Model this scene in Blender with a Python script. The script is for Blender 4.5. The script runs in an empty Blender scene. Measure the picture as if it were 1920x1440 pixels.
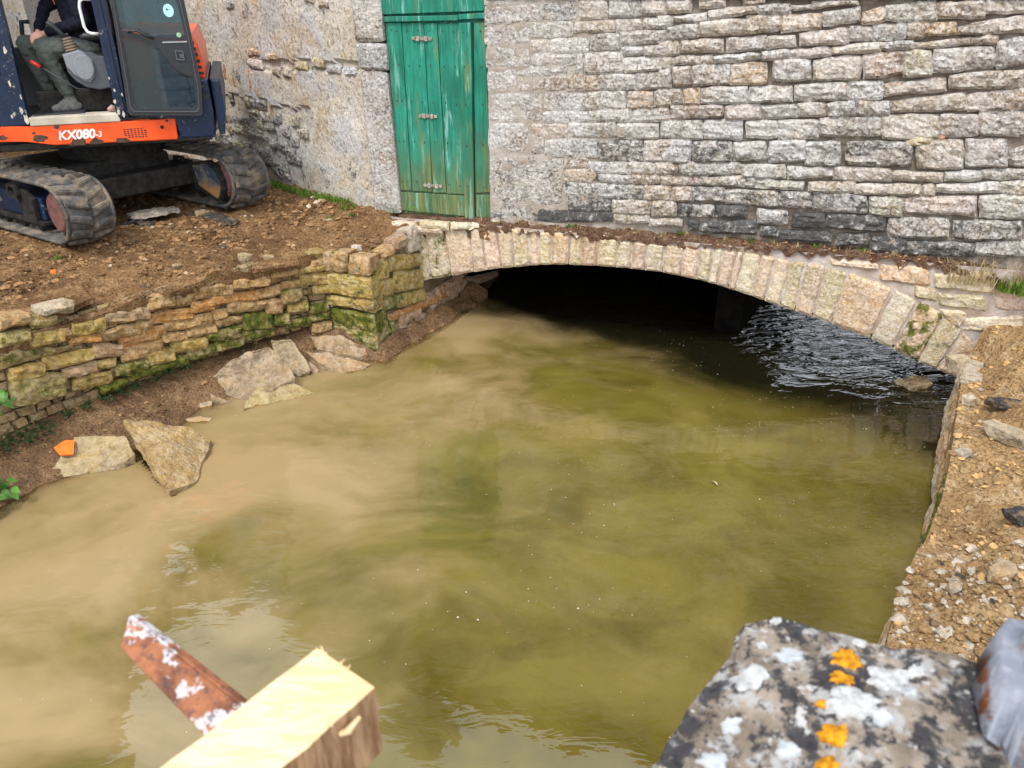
import bpy, bmesh, math, random
import numpy as np
from mathutils import Vector, Matrix, noise
from mathutils.bvhtree import BVHTree
random.seed(7)
scene = bpy.context.scene
COL = scene.collection
R = math.radians
# ------------------------------------------------------------------ camera
cd = bpy.data.cameras.new('camera'); cam = bpy.data.objects.new('camera', cd); COL.objects.link(cam)
cd.sensor_width = 36.0; cd.lens = 36.0*1442/1920
cd.clip_start = 0.02; cd.clip_end = 1500
cam.matrix_world = Matrix.Translation((0, 0, 3.6)) @ Matrix.Rotation(R(62), 4, 'X') @ Matrix.Rotation(R(-0.4), 4, 'Z')
cd.dof.use_dof = True; cd.dof.focus_distance = 6.6; cd.dof.aperture_fstop = 6.5
scene.camera = cam
# ------------------------------------------------------------------ sky and sun (overcast day)
SUN_EL, SUN_AZ = 58, 212      # azimuth measured clockwise from +Y
w = bpy.data.worlds.new('World'); scene.world = w; w.use_nodes = True
wn = w.node_tree; wn.nodes.clear()
sky = wn.nodes.new('ShaderNodeTexSky'); sky.sky_type = 'NISHITA'; sky.sun_disc = False
sky.sun_elevation = R(SUN_EL); sky.sun_rotation = R(SUN_AZ); sky.air_density = 1.6; sky.dust_density = 4.0
hs = wn.nodes.new('ShaderNodeHueSaturation'); hs.inputs['Saturation'].default_value = 0.38; hs.inputs['Value'].default_value = 1.0
bg = wn.nodes.new('ShaderNodeBackground'); bg.inputs['Strength'].default_value = 0.15
wo = wn.nodes.new('ShaderNodeOutputWorld')
cl = wn.nodes.new('ShaderNodeMix'); cl.data_type = 'RGBA'; cl.inputs[0].default_value = 0.72; cl.inputs[7].default_value = (8.6, 9.1, 10.0, 1)   # even cloud cover over the blue
wn.links.new(sky.outputs[0], hs.inputs['Color']); wn.links.new(hs.outputs[0], cl.inputs[6]); wn.links.new(cl.outputs[2], bg.inputs['Color']); wn.links.new(bg.outputs[0], wo.inputs['Surface'])
sd = bpy.data.lights.new('sun', 'SUN'); sd.energy = 1.5; sd.angle = R(14); sd.color = (1.0, 0.96, 0.9)
sun = bpy.data.objects.new('sun', sd); COL.objects.link(sun)
dvec = Vector((math.sin(R(SUN_AZ))*math.cos(R(SUN_EL)), math.cos(R(SUN_AZ))*math.cos(R(SUN_EL)), math.sin(R(SUN_EL))))
sun.rotation_euler = dvec.to_track_quat('Z', 'Y').to_euler(); sun.location = dvec*40
vs = scene.view_settings; vs.view_transform = 'Standard'; vs.look = 'None'; vs.gamma = 1.0; vs.use_curve_mapping = False
vs.exposure = 0.86
scene.cycles.max_bounces = 8; scene.cycles.transparent_max_bounces = 12
scene.cycles.use_denoising = True
# traced stone outlines, in metres on their wall surfaces
FACADE=[('g',[-0.019,3.394,0.331,3.395,0.331,3.361,-0.02,3.348]),('g',[0.331,3.395,0.515,3.395,0.515,3.374,0.331,3.366]),('g',[-0.02,3.343,0.515,3.362,0.517,3.215,-0.024,3.17]),('m',[0.525,3.358,0.866,3.388,0.871,3.232,0.526,3.224]),('t',[0.893,3.396,1.157,3.388,1.165,3.241,0.899,3.233]),('g',[1.17,3.396,1.45,3.397,1.46,3.26,1.178,3.254]),('t',[1.459,3.397,1.684,3.397,1.694,3.282,1.468,3.272]),('g',[-0.024,3.165,0.429,3.191,0.43,3.028,-0.028,3.003]),('g',[0.434,3.212,0.843,3.221,0.847,3.086,0.435,3.075]),('t',[0.857,3.216,1.23,3.23,1.235,3.133,0.86,3.123]),('t',[1.243,3.23,1.479,3.242,1.486,3.144,1.249,3.128]),('w',[1.501,3.246,1.741,3.256,1.748,3.18,1.507,3.164]),('g',[-0.013,2.998,0.43,3.019,0.431,2.825,-0.018,2.805]),('t',[0.435,3.054,0.621,3.06,0.623,2.968,0.435,2.949]),('w',[0.631,3.069,0.999,3.088,1.004,2.96,0.633,2.948]),('g',[1.008,3.105,1.277,3.125,1.285,2.991,1.013,2.975]),('g',[1.286,3.133,1.71,3.157,1.718,3.065,1.293,3.014]),('b',[1.307,3.01,1.505,3.011,1.51,2.941,1.312,2.932]),('g',[1.514,3.02,1.764,3.049,1.774,2.941,1.521,2.927]),('g',[-0.002,2.797,0.29,2.795,0.289,2.603,-0.007,2.588]),('g',[0.431,2.935,0.881,2.94,0.884,2.855,0.431,2.827]),('g',[0.295,2.81,0.797,2.844,0.799,2.763,0.295,2.724]),('w',[0.89,2.94,0.948,2.942,0.954,2.767,0.896,2.766]),('g',[0.957,2.95,1.324,2.966,1.335,2.789,0.964,2.767]),('w',[1.336,2.918,1.68,2.926,1.689,2.821,1.344,2.789]),('t',[1.689,2.927,1.775,2.933,1.783,2.835,1.698,2.829]),('p',[0.295,2.717,0.789,2.757,0.793,2.627,0.294,2.598]),('o',[0.799,2.758,1.109,2.766,1.115,2.634,0.803,2.62]),('g',[1.113,2.766,1.443,2.783,1.452,2.649,1.12,2.633]),('g',[1.448,2.78,1.781,2.809,1.794,2.668,1.457,2.644]),('g',[0.008,2.564,0.554,2.572,0.557,2.327,0.003,2.297]),('g',[0.574,2.578,1.01,2.601,1.016,2.445,0.576,2.422]),('w',[1.009,2.608,1.373,2.629,1.383,2.475,1.016,2.445]),('o',[1.388,2.62,1.626,2.637,1.638,2.485,1.398,2.469]),('t',[1.635,2.637,1.8,2.651,1.812,2.52,1.646,2.5]),('g',[0.561,2.412,1.016,2.436,1.02,2.341,0.562,2.312]),('b',[1.021,2.439,1.436,2.47,1.444,2.356,1.025,2.338]),('g',[1.446,2.461,1.787,2.491,1.797,2.38,1.453,2.356]),('g',[-0.003,2.285,0.413,2.303,0.414,2.01,-0.01,1.987]),('o',[0.444,2.295,0.811,2.313,0.815,2.177,0.445,2.168]),('b',[0.821,2.316,1.3,2.342,1.307,2.214,0.825,2.177]),('g',[1.305,2.331,1.705,2.35,1.717,2.212,1.314,2.186]),('g',[0.419,2.167,0.575,2.175,0.577,2.015,0.419,2.001]),('b',[0.59,2.16,1.117,2.176,1.125,2.003,0.593,1.99]),('m',[1.122,2.167,1.566,2.185,1.58,1.998,1.131,1.982]),('t',[1.576,2.186,1.84,2.212,1.858,2.017,1.59,1.993]),('M',[0.006,1.95,0.769,1.987,0.781,1.499,-0.004,1.485]),('t',[0.785,1.991,1.029,1.995,1.034,1.895,0.788,1.875]),('b',[1.041,1.957,1.247,1.964,1.253,1.849,1.045,1.861]),('g',[1.247,1.969,1.425,1.979,1.432,1.865,1.253,1.854]),('t',[1.43,1.975,1.697,1.985,1.706,1.873,1.438,1.856]),('t',[1.702,1.986,1.86,1.995,1.869,1.888,1.711,1.873]),('o',[0.788,1.868,1.11,1.893,1.116,1.752,0.791,1.745]),('m',[1.122,1.839,1.483,1.847,1.488,1.769,1.126,1.77]),('t',[1.487,1.852,1.756,1.864,1.762,1.787,1.493,1.774]),('t',[1.76,1.865,1.871,1.867,1.878,1.79,1.767,1.788]),('m',[0.796,1.742,1.076,1.742,1.081,1.611,0.8,1.612]),('m',[1.08,1.75,1.339,1.754,1.347,1.615,1.087,1.607]),('m',[1.344,1.75,1.598,1.757,1.608,1.619,1.353,1.605]),('t',[1.603,1.757,1.87,1.77,1.883,1.634,1.613,1.619]),('d',[0.842,1.599,1.287,1.596,1.294,1.479,0.846,1.45]),('t',[1.297,1.596,1.678,1.614,1.688,1.479,1.305,1.459]),('t',[1.693,1.615,1.893,1.625,1.906,1.481,1.704,1.47]),('m',[0.007,1.479,0.459,1.502,0.461,1.324,0.004,1.298]),('d',[0.471,1.44,0.846,1.458,0.85,1.324,0.472,1.32]),('d',[0.852,1.45,1.314,1.473,1.32,1.378,0.855,1.335]),('t',[1.326,1.451,1.679,1.473,1.685,1.392,1.331,1.368]),('t',[1.682,1.433,1.911,1.431,1.915,1.381,1.687,1.372]),('p',[0.004,1.304,0.251,1.291,0.25,1.248,0.002,1.227]),('t',[1.687,3.397,1.9,3.398,1.911,3.294,1.696,3.292]),('t',[1.969,3.398,2.189,3.398,2.196,3.342,1.976,3.333]),('p',[2.34,3.398,2.513,3.399,2.517,3.374,2.344,3.366]),('t',[2.055,3.31,2.461,3.359,2.469,3.301,2.063,3.245]),('g',[2.47,3.359,2.725,3.367,2.737,3.291,2.478,3.297]),('g',[2.736,3.352,2.902,3.364,2.907,3.334,2.742,3.314]),('t',[2.903,3.383,3.26,3.4,3.266,3.367,2.91,3.341]),('w',[1.605,3.276,1.751,3.269,1.758,3.192,1.613,3.178]),('w',[1.757,3.261,2.044,3.294,2.052,3.229,1.76,3.218]),('g',[1.711,3.179,1.984,3.21,1.997,3.093,1.72,3.073]),('t',[1.992,3.218,2.384,3.257,2.4,3.135,2.005,3.102]),('t',[2.386,3.273,2.665,3.283,2.683,3.166,2.404,3.135]),('o',[2.675,3.275,2.989,3.296,3.008,3.185,2.693,3.151]),('g',[2.999,3.308,3.285,3.348,3.306,3.24,3.018,3.197]),('t',[1.65,3.051,1.832,3.066,1.843,2.951,1.66,2.934]),('t',[1.841,3.071,2.21,3.088,2.222,2.983,1.85,2.967]),('g',[2.235,3.093,2.562,3.117,2.576,3.014,2.249,2.979]),('t',[2.575,3.11,2.812,3.129,2.826,3.038,2.588,3.018]),('t',[2.838,3.145,3.23,3.188,3.253,3.065,2.854,3.042]),('t',[1.688,2.922,1.791,2.929,1.799,2.84,1.696,2.829]),('t',[1.805,2.929,2.13,2.956,2.137,2.89,1.81,2.87]),('b',[2.144,2.948,2.539,2.981,2.546,2.928,2.15,2.891]),('g',[2.546,2.993,2.776,3.013,2.787,2.945,2.556,2.92]),('p',[2.786,3.001,3.109,3.043,3.123,2.964,2.795,2.945]),('y',[3.118,3.037,3.499,3.086,3.514,3.013,3.128,2.982]),('g',[1.66,2.82,1.778,2.831,1.792,2.668,1.674,2.66]),('t',[1.789,2.853,1.955,2.861,1.971,2.7,1.804,2.695]),('g',[1.963,2.865,2.287,2.881,2.307,2.718,1.98,2.696]),('o',[2.299,2.886,2.6,2.909,2.625,2.732,2.321,2.71]),('g',[2.656,2.926,2.969,2.941,2.997,2.772,2.681,2.754]),('t',[2.981,2.941,3.364,2.981,3.4,2.791,3.009,2.776]),('g',[1.665,2.647,1.893,2.663,1.906,2.528,1.677,2.511]),('o',[1.898,2.663,2.054,2.677,2.069,2.538,1.911,2.528]),('w',[2.063,2.681,2.47,2.702,2.489,2.562,2.078,2.543]),('w',[2.479,2.698,2.847,2.718,2.868,2.585,2.497,2.567]),('g',[2.863,2.727,3.3,2.768,3.328,2.618,2.884,2.594]),('t',[1.678,2.497,1.789,2.501,1.8,2.381,1.688,2.372]),('t',[1.797,2.511,2.276,2.537,2.287,2.439,1.809,2.386]),('p',[2.29,2.529,2.599,2.553,2.615,2.433,2.304,2.411]),('g',[2.608,2.55,2.913,2.569,2.931,2.455,2.624,2.434]),('g',[2.921,2.574,3.153,2.586,3.172,2.478,2.938,2.464]),('g',[3.161,2.587,3.39,2.612,3.414,2.484,3.182,2.47]),('g',[1.725,2.38,2.102,2.396,2.12,2.231,1.738,2.222]),('b',[2.112,2.396,2.464,2.412,2.487,2.236,2.129,2.236]),('g',[2.495,2.413,2.764,2.424,2.787,2.273,2.515,2.26]),('g',[2.773,2.425,3.116,2.439,3.143,2.282,2.798,2.26]),('g',[3.121,2.459,3.612,2.488,3.645,2.324,3.147,2.308]),('b',[1.739,2.208,2.02,2.217,2.042,2.005,1.756,2.008]),('m',[2.031,2.204,2.399,2.223,2.422,2.041,2.051,2.006]),('m',[2.405,2.214,2.696,2.233,2.72,2.068,2.426,2.042]),('b',[2.713,2.238,3.039,2.263,3.069,2.079,2.741,2.046]),('b',[3.026,2.241,3.325,2.273,3.365,2.056,3.058,2.042]),('t',[1.73,1.973,1.907,1.979,1.915,1.898,1.738,1.878]),('b',[1.934,1.995,2.496,2.032,2.509,1.926,1.946,1.872]),('b',[2.507,2.019,2.888,2.037,2.907,1.914,2.522,1.899]),('g',[2.913,2.02,3.31,2.03,3.323,1.959,2.93,1.906]),('t',[3.314,2.03,3.485,2.045,3.506,1.935,3.331,1.937]),('p',[1.77,1.851,2.131,1.869,2.138,1.807,1.776,1.779]),('g',[2.14,1.874,2.638,1.916,2.651,1.818,2.148,1.803]),('w',[2.651,1.888,3.074,1.893,3.086,1.82,2.661,1.814]),('t',[3.119,1.886,3.513,1.931,3.535,1.818,3.131,1.813]),('t',[1.768,1.758,1.874,1.766,1.886,1.629,1.779,1.621]),('t',[1.879,1.766,2.065,1.779,2.078,1.643,1.891,1.63]),('m',[2.07,1.769,2.374,1.79,2.39,1.661,2.084,1.639]),('m',[2.385,1.776,2.863,1.795,2.884,1.65,2.403,1.633]),('m',[2.877,1.787,3.16,1.797,3.183,1.658,2.898,1.646]),('m',[3.168,1.797,3.641,1.803,3.671,1.649,3.195,1.64]),('t',[1.78,1.612,1.935,1.623,1.948,1.484,1.791,1.477]),('d',[1.952,1.604,2.081,1.614,2.094,1.486,1.965,1.466]),('m',[2.091,1.61,2.3,1.62,2.314,1.503,2.104,1.487]),('d',[2.314,1.621,2.598,1.633,2.613,1.522,2.328,1.5]),('m',[2.703,1.612,2.976,1.614,2.996,1.48,2.721,1.477]),('D',[3.024,1.593,3.313,1.621,3.338,1.475,3.046,1.455]),('d',[3.325,1.603,3.83,1.633,3.86,1.486,3.346,1.48]),('t',[1.794,1.442,2.01,1.454,2.017,1.379,1.8,1.371]),('d',[2.059,1.453,2.175,1.457,2.186,1.352,2.07,1.343]),('D',[2.185,1.448,2.709,1.501,2.728,1.364,2.197,1.343]),('D',[2.748,1.45,2.9,1.453,2.916,1.345,2.762,1.352]),('D',[2.915,1.415,3.388,1.445,3.406,1.34,2.928,1.327]),('D',[3.447,1.412,3.6,1.435,3.617,1.344,3.46,1.335]),('o',[3.305,3.31,3.476,3.355,3.498,3.247,3.324,3.215]),('w',[3.48,3.355,3.843,3.4,3.877,3.25,3.504,3.24]),('t',[3.855,3.378,4.196,3.401,4.229,3.272,3.881,3.265]),('t',[4.203,3.402,4.497,3.403,4.521,3.313,4.227,3.308]),('g',[3.238,3.196,3.411,3.205,3.432,3.098,3.256,3.096]),('b',[3.414,3.209,3.661,3.23,3.687,3.11,3.437,3.095]),('t',[3.661,3.23,3.787,3.239,3.815,3.115,3.685,3.121]),('o',[3.792,3.231,4.026,3.244,4.049,3.149,3.813,3.138]),('t',[4.044,3.211,4.526,3.295,4.559,3.173,4.059,3.149]),('g',[3.506,3.076,3.742,3.103,3.758,3.031,3.517,3.023]),('t',[3.754,3.08,4.161,3.124,4.172,3.08,3.764,3.035]),('T',[4.164,3.124,4.35,3.145,4.367,3.083,4.176,3.076]),('b',[4.357,3.105,4.567,3.144,4.621,2.946,4.411,2.896]),('r',[3.371,2.989,3.681,3.014,3.718,2.84,3.41,2.787]),('y',[3.68,3.018,3.899,3.026,3.943,2.83,3.725,2.808]),('B',[3.905,3.03,4.356,3.068,4.395,2.918,3.946,2.849]),('W',[3.301,2.768,3.578,2.78,3.608,2.636,3.33,2.614]),('T',[3.591,2.756,4.051,2.821,4.076,2.716,3.61,2.664]),('t',[4.077,2.841,4.633,2.901,4.67,2.766,4.103,2.732]),('g',[3.397,2.604,3.67,2.622,3.695,2.499,3.417,2.496]),('T',[3.674,2.622,4.234,2.705,4.264,2.579,3.694,2.524]),('p',[4.241,2.689,4.67,2.766,4.716,2.596,4.272,2.563]),('t',[3.622,2.503,4.068,2.53,4.115,2.329,3.663,2.302]),('B',[4.078,2.526,4.367,2.533,4.406,2.374,4.121,2.338]),('g',[4.364,2.559,4.724,2.582,4.778,2.383,4.409,2.378]),('m',[3.369,2.269,3.905,2.3,3.952,2.086,3.406,2.063]),('t',[3.939,2.302,4.304,2.325,4.361,2.088,3.99,2.07]),('g',[4.308,2.338,4.634,2.354,4.694,2.126,4.366,2.102]),('g',[4.667,2.259,4.811,2.319,4.864,2.127,4.7,2.135]),('t',[3.312,2.034,3.787,2.058,3.811,1.945,3.33,1.928]),('t',[3.796,2.039,4.207,2.041,4.224,1.967,3.812,1.96]),('b',[4.221,2.056,4.496,2.082,4.515,2.005,4.239,1.978]),('g',[4.503,2.087,4.867,2.114,4.889,2.034,4.521,2.015]),('t',[3.523,1.902,4.06,1.928,4.079,1.844,3.539,1.815]),('t',[4.065,1.929,4.166,1.94,4.188,1.842,4.086,1.834]),('w',[4.176,1.936,4.68,1.993,4.704,1.902,4.188,1.88]),('w',[4.683,1.998,4.893,2.02,4.925,1.903,4.709,1.897]),('y',[3.653,1.794,3.938,1.804,3.975,1.631,3.683,1.637]),('p',[3.947,1.805,4.517,1.865,4.561,1.687,3.974,1.675]),('W',[4.537,1.866,4.925,1.903,4.98,1.701,4.585,1.674]),('m',[3.857,1.611,4.346,1.65,4.385,1.486,3.892,1.442]),('m',[4.389,1.634,4.923,1.668,4.967,1.507,4.428,1.469]),('D',[3.439,1.424,3.723,1.458,3.745,1.347,3.458,1.321]),('d',[3.734,1.429,4.044,1.435,4.074,1.295,3.76,1.296]),('d',[4.057,1.416,4.608,1.446,4.639,1.318,4.085,1.285]),('m',[4.616,1.446,5.034,1.504,5.071,1.369,4.643,1.338])]
SPANDREL=[('o',[3.864,1.19,4.294,1.193,4.333,1.022,3.896,1.031]),('t',[4.341,1.134,4.823,1.215,4.878,1.002,4.372,1.002]),('y',[4.204,1.008,4.4,0.997,4.429,0.87,4.228,0.896]),('y',[4.425,0.951,4.805,0.978,4.842,0.829,4.45,0.84]),('w',[4.675,0.735,5.157,0.827,5.191,0.701,4.706,0.606]),('w',[-1.414,1.098,-1.064,1.108,-1.074,0.995,-1.426,0.985]),('t',[-1.382,0.982,-1.05,1.022,-1.061,0.884,-1.394,0.863]),('p',[-1.121,1.203,-0.843,1.206,-0.852,1.086,-1.134,1.051]),('t',[-1.048,1.048,-0.885,1.073,-0.894,0.95,-1.058,0.925]),('p',[-0.825,1.172,-0.53,1.193,-0.535,1.113,-0.831,1.088]),('y',[-1.164,0.832,-0.888,0.879,-0.903,0.68,-1.181,0.642])]
VOUSS=[[-0.865,0.51,-0.887,1.126],[-0.731,0.546,-0.771,1.135],[-0.467,0.617,-0.536,1.155],[-0.198,0.688,-0.243,1.18],[-0.053,0.726,-0.103,1.192],[0.121,0.768,0.067,1.202],[0.268,0.795,0.234,1.202],[0.454,0.83,0.435,1.203],[0.556,0.846,0.54,1.203],[0.691,0.864,0.679,1.203],[0.878,0.886,0.874,1.202],[1.01,0.892,1.01,1.199],[1.176,0.899,1.184,1.194],[1.378,0.907,1.39,1.189],[1.529,0.905,1.549,1.184],[1.678,0.903,1.69,1.182],[1.864,0.9,1.872,1.181],[2.049,0.88,2.068,1.179],[2.2,0.858,2.219,1.178],[2.329,0.839,2.349,1.178],[2.41,0.823,2.441,1.177],[2.533,0.797,2.569,1.176],[2.603,0.783,2.635,1.17],[2.773,0.743,2.803,1.157],[2.891,0.709,2.943,1.145],[3.05,0.665,3.088,1.133],[3.197,0.628,3.221,1.122],[3.364,0.586,3.412,1.106],[3.551,0.538,3.62,1.062],[3.928,0.429,4.034,0.957],[4.153,0.342,4.283,0.845],[4.398,0.242,4.523,0.734],[4.571,0.186,4.716,0.587],[4.834,0.102,4.87,0.458]]
INTR=[[-0.899,0.5],[-0.435,0.626],[0.071,0.759],[0.496,0.838],[0.849,0.885],[1.361,0.907],[1.912,0.9],[2.346,0.837],[2.72,0.758],[2.987,0.681],[3.509,0.55],[3.974,0.416],[4.393,0.243],[4.839,0.1]]
EXTR=[[-0.887,1.126],[0.019,1.202],[0.84,1.203],[1.619,1.182],[2.563,1.176],[3.461,1.102],[4.053,0.952],[4.563,0.715],[4.875,0.453]]
RETAIN=[('t',[1.338,1.031,0.947,0.967,0.966,0.863,1.361,0.921]),('t',[0.941,0.998,0.567,0.952,0.58,0.865,0.958,0.905]),('t',[0.563,0.973,0.289,0.979,0.298,0.918,0.573,0.913]),('y',[0.292,0.962,-0.038,0.963,-0.031,0.907,0.301,0.896]),('y',[0.16,1.104,-0.066,1.094,-0.059,1.039,0.168,1.045]),('t',[0.127,1.019,-0.053,1.024,-0.046,0.966,0.136,0.948]),('o',[1.178,0.894,0.716,0.823,0.729,0.741,1.193,0.819]),('t',[0.714,0.834,0.477,0.827,0.49,0.743,0.727,0.752]),('t',[0.462,0.858,0.264,0.838,0.272,0.782,0.473,0.785]),('y',[0.258,0.882,-0.038,0.866,-0.024,0.753,0.271,0.787]),('y',[0.141,0.742,-0.034,0.739,-0.023,0.651,0.151,0.667]),('t',[1.763,1.056,1.514,1.013,1.536,0.909,1.791,0.936]),('t',[1.506,1.001,1.308,0.976,1.33,0.87,1.529,0.896]),('o',[1.378,0.89,1.163,0.86,1.183,0.761,1.398,0.793]),('m',[0.475,0.77,0.277,0.748,0.295,0.617,0.494,0.64]),('p',[2.165,1.031,1.764,0.965,1.789,0.863,2.189,0.94]),('o',[1.77,0.898,1.381,0.826,1.399,0.739,1.791,0.812]),('t',[1.037,0.78,0.655,0.708,0.668,0.624,1.055,0.689]),('t',[0.642,0.705,0.488,0.681,0.508,0.55,0.664,0.565]),('y',[0.43,0.621,0.225,0.596,0.237,0.509,0.442,0.539]),('m',[0.22,0.548,0.005,0.521,0.016,0.432,0.23,0.471]),('y',[2.437,1.027,2.162,1.006,2.197,0.873,2.463,0.929]),('t',[2.22,0.891,1.773,0.843,1.798,0.741,2.246,0.79]),('t',[1.676,0.772,1.216,0.745,1.238,0.634,1.692,0.703]),('t',[1.202,0.751,1.056,0.741,1.071,0.661,1.222,0.651]),('t',[1.184,0.646,0.928,0.612,0.937,0.563,1.195,0.587]),('G',[0.917,0.62,0.615,0.572,0.639,0.418,0.944,0.473]),('m',[0.601,0.521,0.447,0.507,0.46,0.42,0.614,0.435]),('o',[2.096,0.782,1.67,0.755,1.696,0.64,2.119,0.691]),('t',[1.479,0.651,1.194,0.616,1.21,0.536,1.494,0.584]),('y',[2.765,1.074,2.506,1.028,2.539,0.908,2.8,0.95]),('o',[2.483,0.923,2.237,0.863,2.248,0.821,2.499,0.864]),('p',[2.318,0.799,2.079,0.699,2.101,0.611,2.35,0.677]),('t',[1.717,0.686,1.493,0.634,1.51,0.556,1.737,0.601]),('m',[1.298,0.56,0.955,0.529,0.978,0.403,1.316,0.469]),('t',[2.094,0.677,1.729,0.637,1.758,0.512,2.124,0.557]),('y',[1.649,0.576,1.317,0.521,1.339,0.409,1.673,0.468]),('y',[1.893,0.559,1.629,0.525,1.655,0.406,1.923,0.434]),('m',[0.956,0.461,0.627,0.422,0.643,0.324,0.973,0.366]),('m',[1.518,0.466,1.252,0.432,1.275,0.318,1.544,0.344]),('m',[1.242,0.44,0.953,0.39,0.966,0.317,1.26,0.348]),('y',[2.728,0.822,2.319,0.762,2.342,0.674,2.757,0.721]),('p',[2.605,0.67,2.327,0.639,2.349,0.553,2.626,0.596]),('y',[2.319,0.64,2.18,0.606,2.198,0.534,2.335,0.578]),('m',[2.223,0.55,1.907,0.5,1.933,0.394,2.246,0.458]),('G',[2.111,0.452,1.532,0.403,1.551,0.313,2.132,0.368]),('y',[2.565,0.555,2.233,0.512,2.259,0.41,2.594,0.449]),('G',[2.364,0.408,2.123,0.403,2.139,0.338,2.383,0.336]),('m',[3.008,0.745,2.604,0.643,2.656,0.456,3.073,0.525]),('m',[2.986,1.128,2.76,1.1,2.786,1.011,3.017,1.025]),('m',[3.025,0.997,2.494,0.848,2.5,0.825,3.063,0.871]),('y',[2.989,0.837,2.738,0.787,2.767,0.686,3.024,0.718]),('m',[2.711,1.175,2.529,1.131,2.55,1.057,2.731,1.103]),('w',[2.638,1.224,2.371,1.207,2.392,1.127,2.652,1.177]),('t',[2.947,1.258,2.708,1.211,2.727,1.148,2.975,1.164]),('t',[2.553,1.044,2.438,1.023,2.461,0.938,2.577,0.961]),('m',[0.479,0.444,0.229,0.43,0.239,0.353,0.488,0.38]),('m',[0.226,0.454,0.018,0.423,0.025,0.361,0.234,0.388]),('t',[0.217,0.347,0.006,0.322,0.016,0.24,0.231,0.241])]
QFACE=[('t',[0.089,1.084,0.303,1.122,0.274,0.908,0.057,0.869]),('o',[0.313,1.095,0.591,1.103,0.57,0.919,0.286,0.892]),('w',[0.067,0.856,0.576,0.907,0.548,0.659,0.034,0.635]),('y',[0.038,0.602,0.307,0.635,0.292,0.519,0.021,0.488]),('y',[0.312,0.636,0.548,0.654,0.531,0.506,0.297,0.515]),('G',[0.03,0.454,0.54,0.493,0.517,0.287,-0.001,0.238])]
QSIDE=[('y',[0.105,1.032,0.395,0.962,0.367,0.764,0.074,0.832]),('y',[0.416,0.995,0.847,0.884,0.827,0.722,0.394,0.835]),('y',[0.078,0.821,0.452,0.726,0.429,0.561,0.051,0.645]),('y',[0.471,0.796,1.021,0.647,0.997,0.441,0.441,0.577]),('m',[0.048,0.63,0.518,0.515,0.5,0.379,0.027,0.49]),('y',[0.535,0.509,1.058,0.405,1.044,0.278,0.517,0.377]),('m',[0.039,0.47,0.294,0.414,0.269,0.241,0.011,0.288]),('o',[0.3,0.366,1.073,0.261,1.063,0.166,0.287,0.271]),('o',[1.093,0.304,1.291,0.264,1.278,0.137,1.08,0.182]),('o',[1.313,0.283,1.507,0.238,1.495,0.115,1.301,0.163]),('p',[1.523,0.233,1.994,0.213,1.984,0.073,1.514,0.132]),('p',[2.017,0.217,2.865,0.038,2.862,-0.05,2.007,0.084]),('p',[0.473,0.177,1.056,0.106,1.047,0.019,0.466,0.126]),('p',[1.077,0.121,1.628,0.068,1.618,-0.047,1.067,0.023]),('p',[1.65,0.072,2.166,0.01,2.157,-0.135,1.64,-0.043])]
ROCKS={'A':[[-3.283,5.6,0.26],[-3.113,5.669,0.27],[-2.823,5.73,0.21],[-2.615,5.674,0.05],[-2.587,5.371,-0.02],[-2.536,5.115,0.0],[-2.671,4.891,0.11],[-2.948,5.186,0.19]],'B':[[-3.689,5.516,0.19],[-3.275,5.544,0.19],[-3.149,5.403,0.09],[-3.268,5.321,0.03],[-3.673,5.202,-0.01],[-3.81,5.189,0.0],[-3.75,5.349,0.11]],'Cc':[[-2.979,6.714,0.12],[-2.735,6.768,0.3],[-2.536,6.837,0.38],[-2.394,6.95,0.36],[-2.118,6.685,0.14],[-2.299,6.56,0.08],[-2.594,6.477,0.0],[-2.874,6.593,0.02]],'D':[[-2.445,6.662,0.12],[-2.115,6.651,0.1],[-1.939,6.594,0.0],[-2.292,6.408,-0.01],[-2.52,6.256,-0.02],[-2.539,6.384,0.04]],'E':[[-2.484,7.207,0.3],[-2.268,7.223,0.32],[-2.117,7.092,0.16],[-2.073,7.009,0.02],[-2.167,6.95,0.02],[-2.404,7.072,0.16]],'F':[[-2.121,7.445,0.2],[-1.853,7.499,0.24],[-1.532,7.415,0.16],[-1.385,7.43,0.02],[-1.617,7.32,0.04],[-2.052,7.325,0.14]],'G':[[-2.174,7.275,0.14],[-1.91,7.281,0.14],[-1.469,7.189,0.01],[-1.64,6.994,0.0],[-1.977,7.127,0.04]],'H':[[-2.143,7.157,0.08],[-2.066,7.156,0.08],[-1.986,7.055,0.02],[-2.05,7.038,0.0],[-2.133,7.086,0.03]],'I':[[-3.094,6.273,-0.03],[-2.951,6.408,0.03],[-2.859,6.448,0.03],[-2.861,6.352,-0.02],[-3.021,6.23,-0.04]],'J':[[-2.879,6.462,0.08],[-2.773,6.434,0.06],[-2.694,6.43,0.02],[-2.77,6.4,0.01],[-2.866,6.43,0.04]],'K':[[-3.005,6.104,-0.0],[-2.871,6.13,0.04],[-2.769,6.106,0.02],[-2.789,6.059,-0.02],[-2.909,6.042,-0.02]],'tile':[[-3.809,5.4,0.15],[-3.732,5.458,0.185],[-3.656,5.463,0.185],[-3.619,5.34,0.125],[-3.725,5.325,0.125]]}
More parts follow.
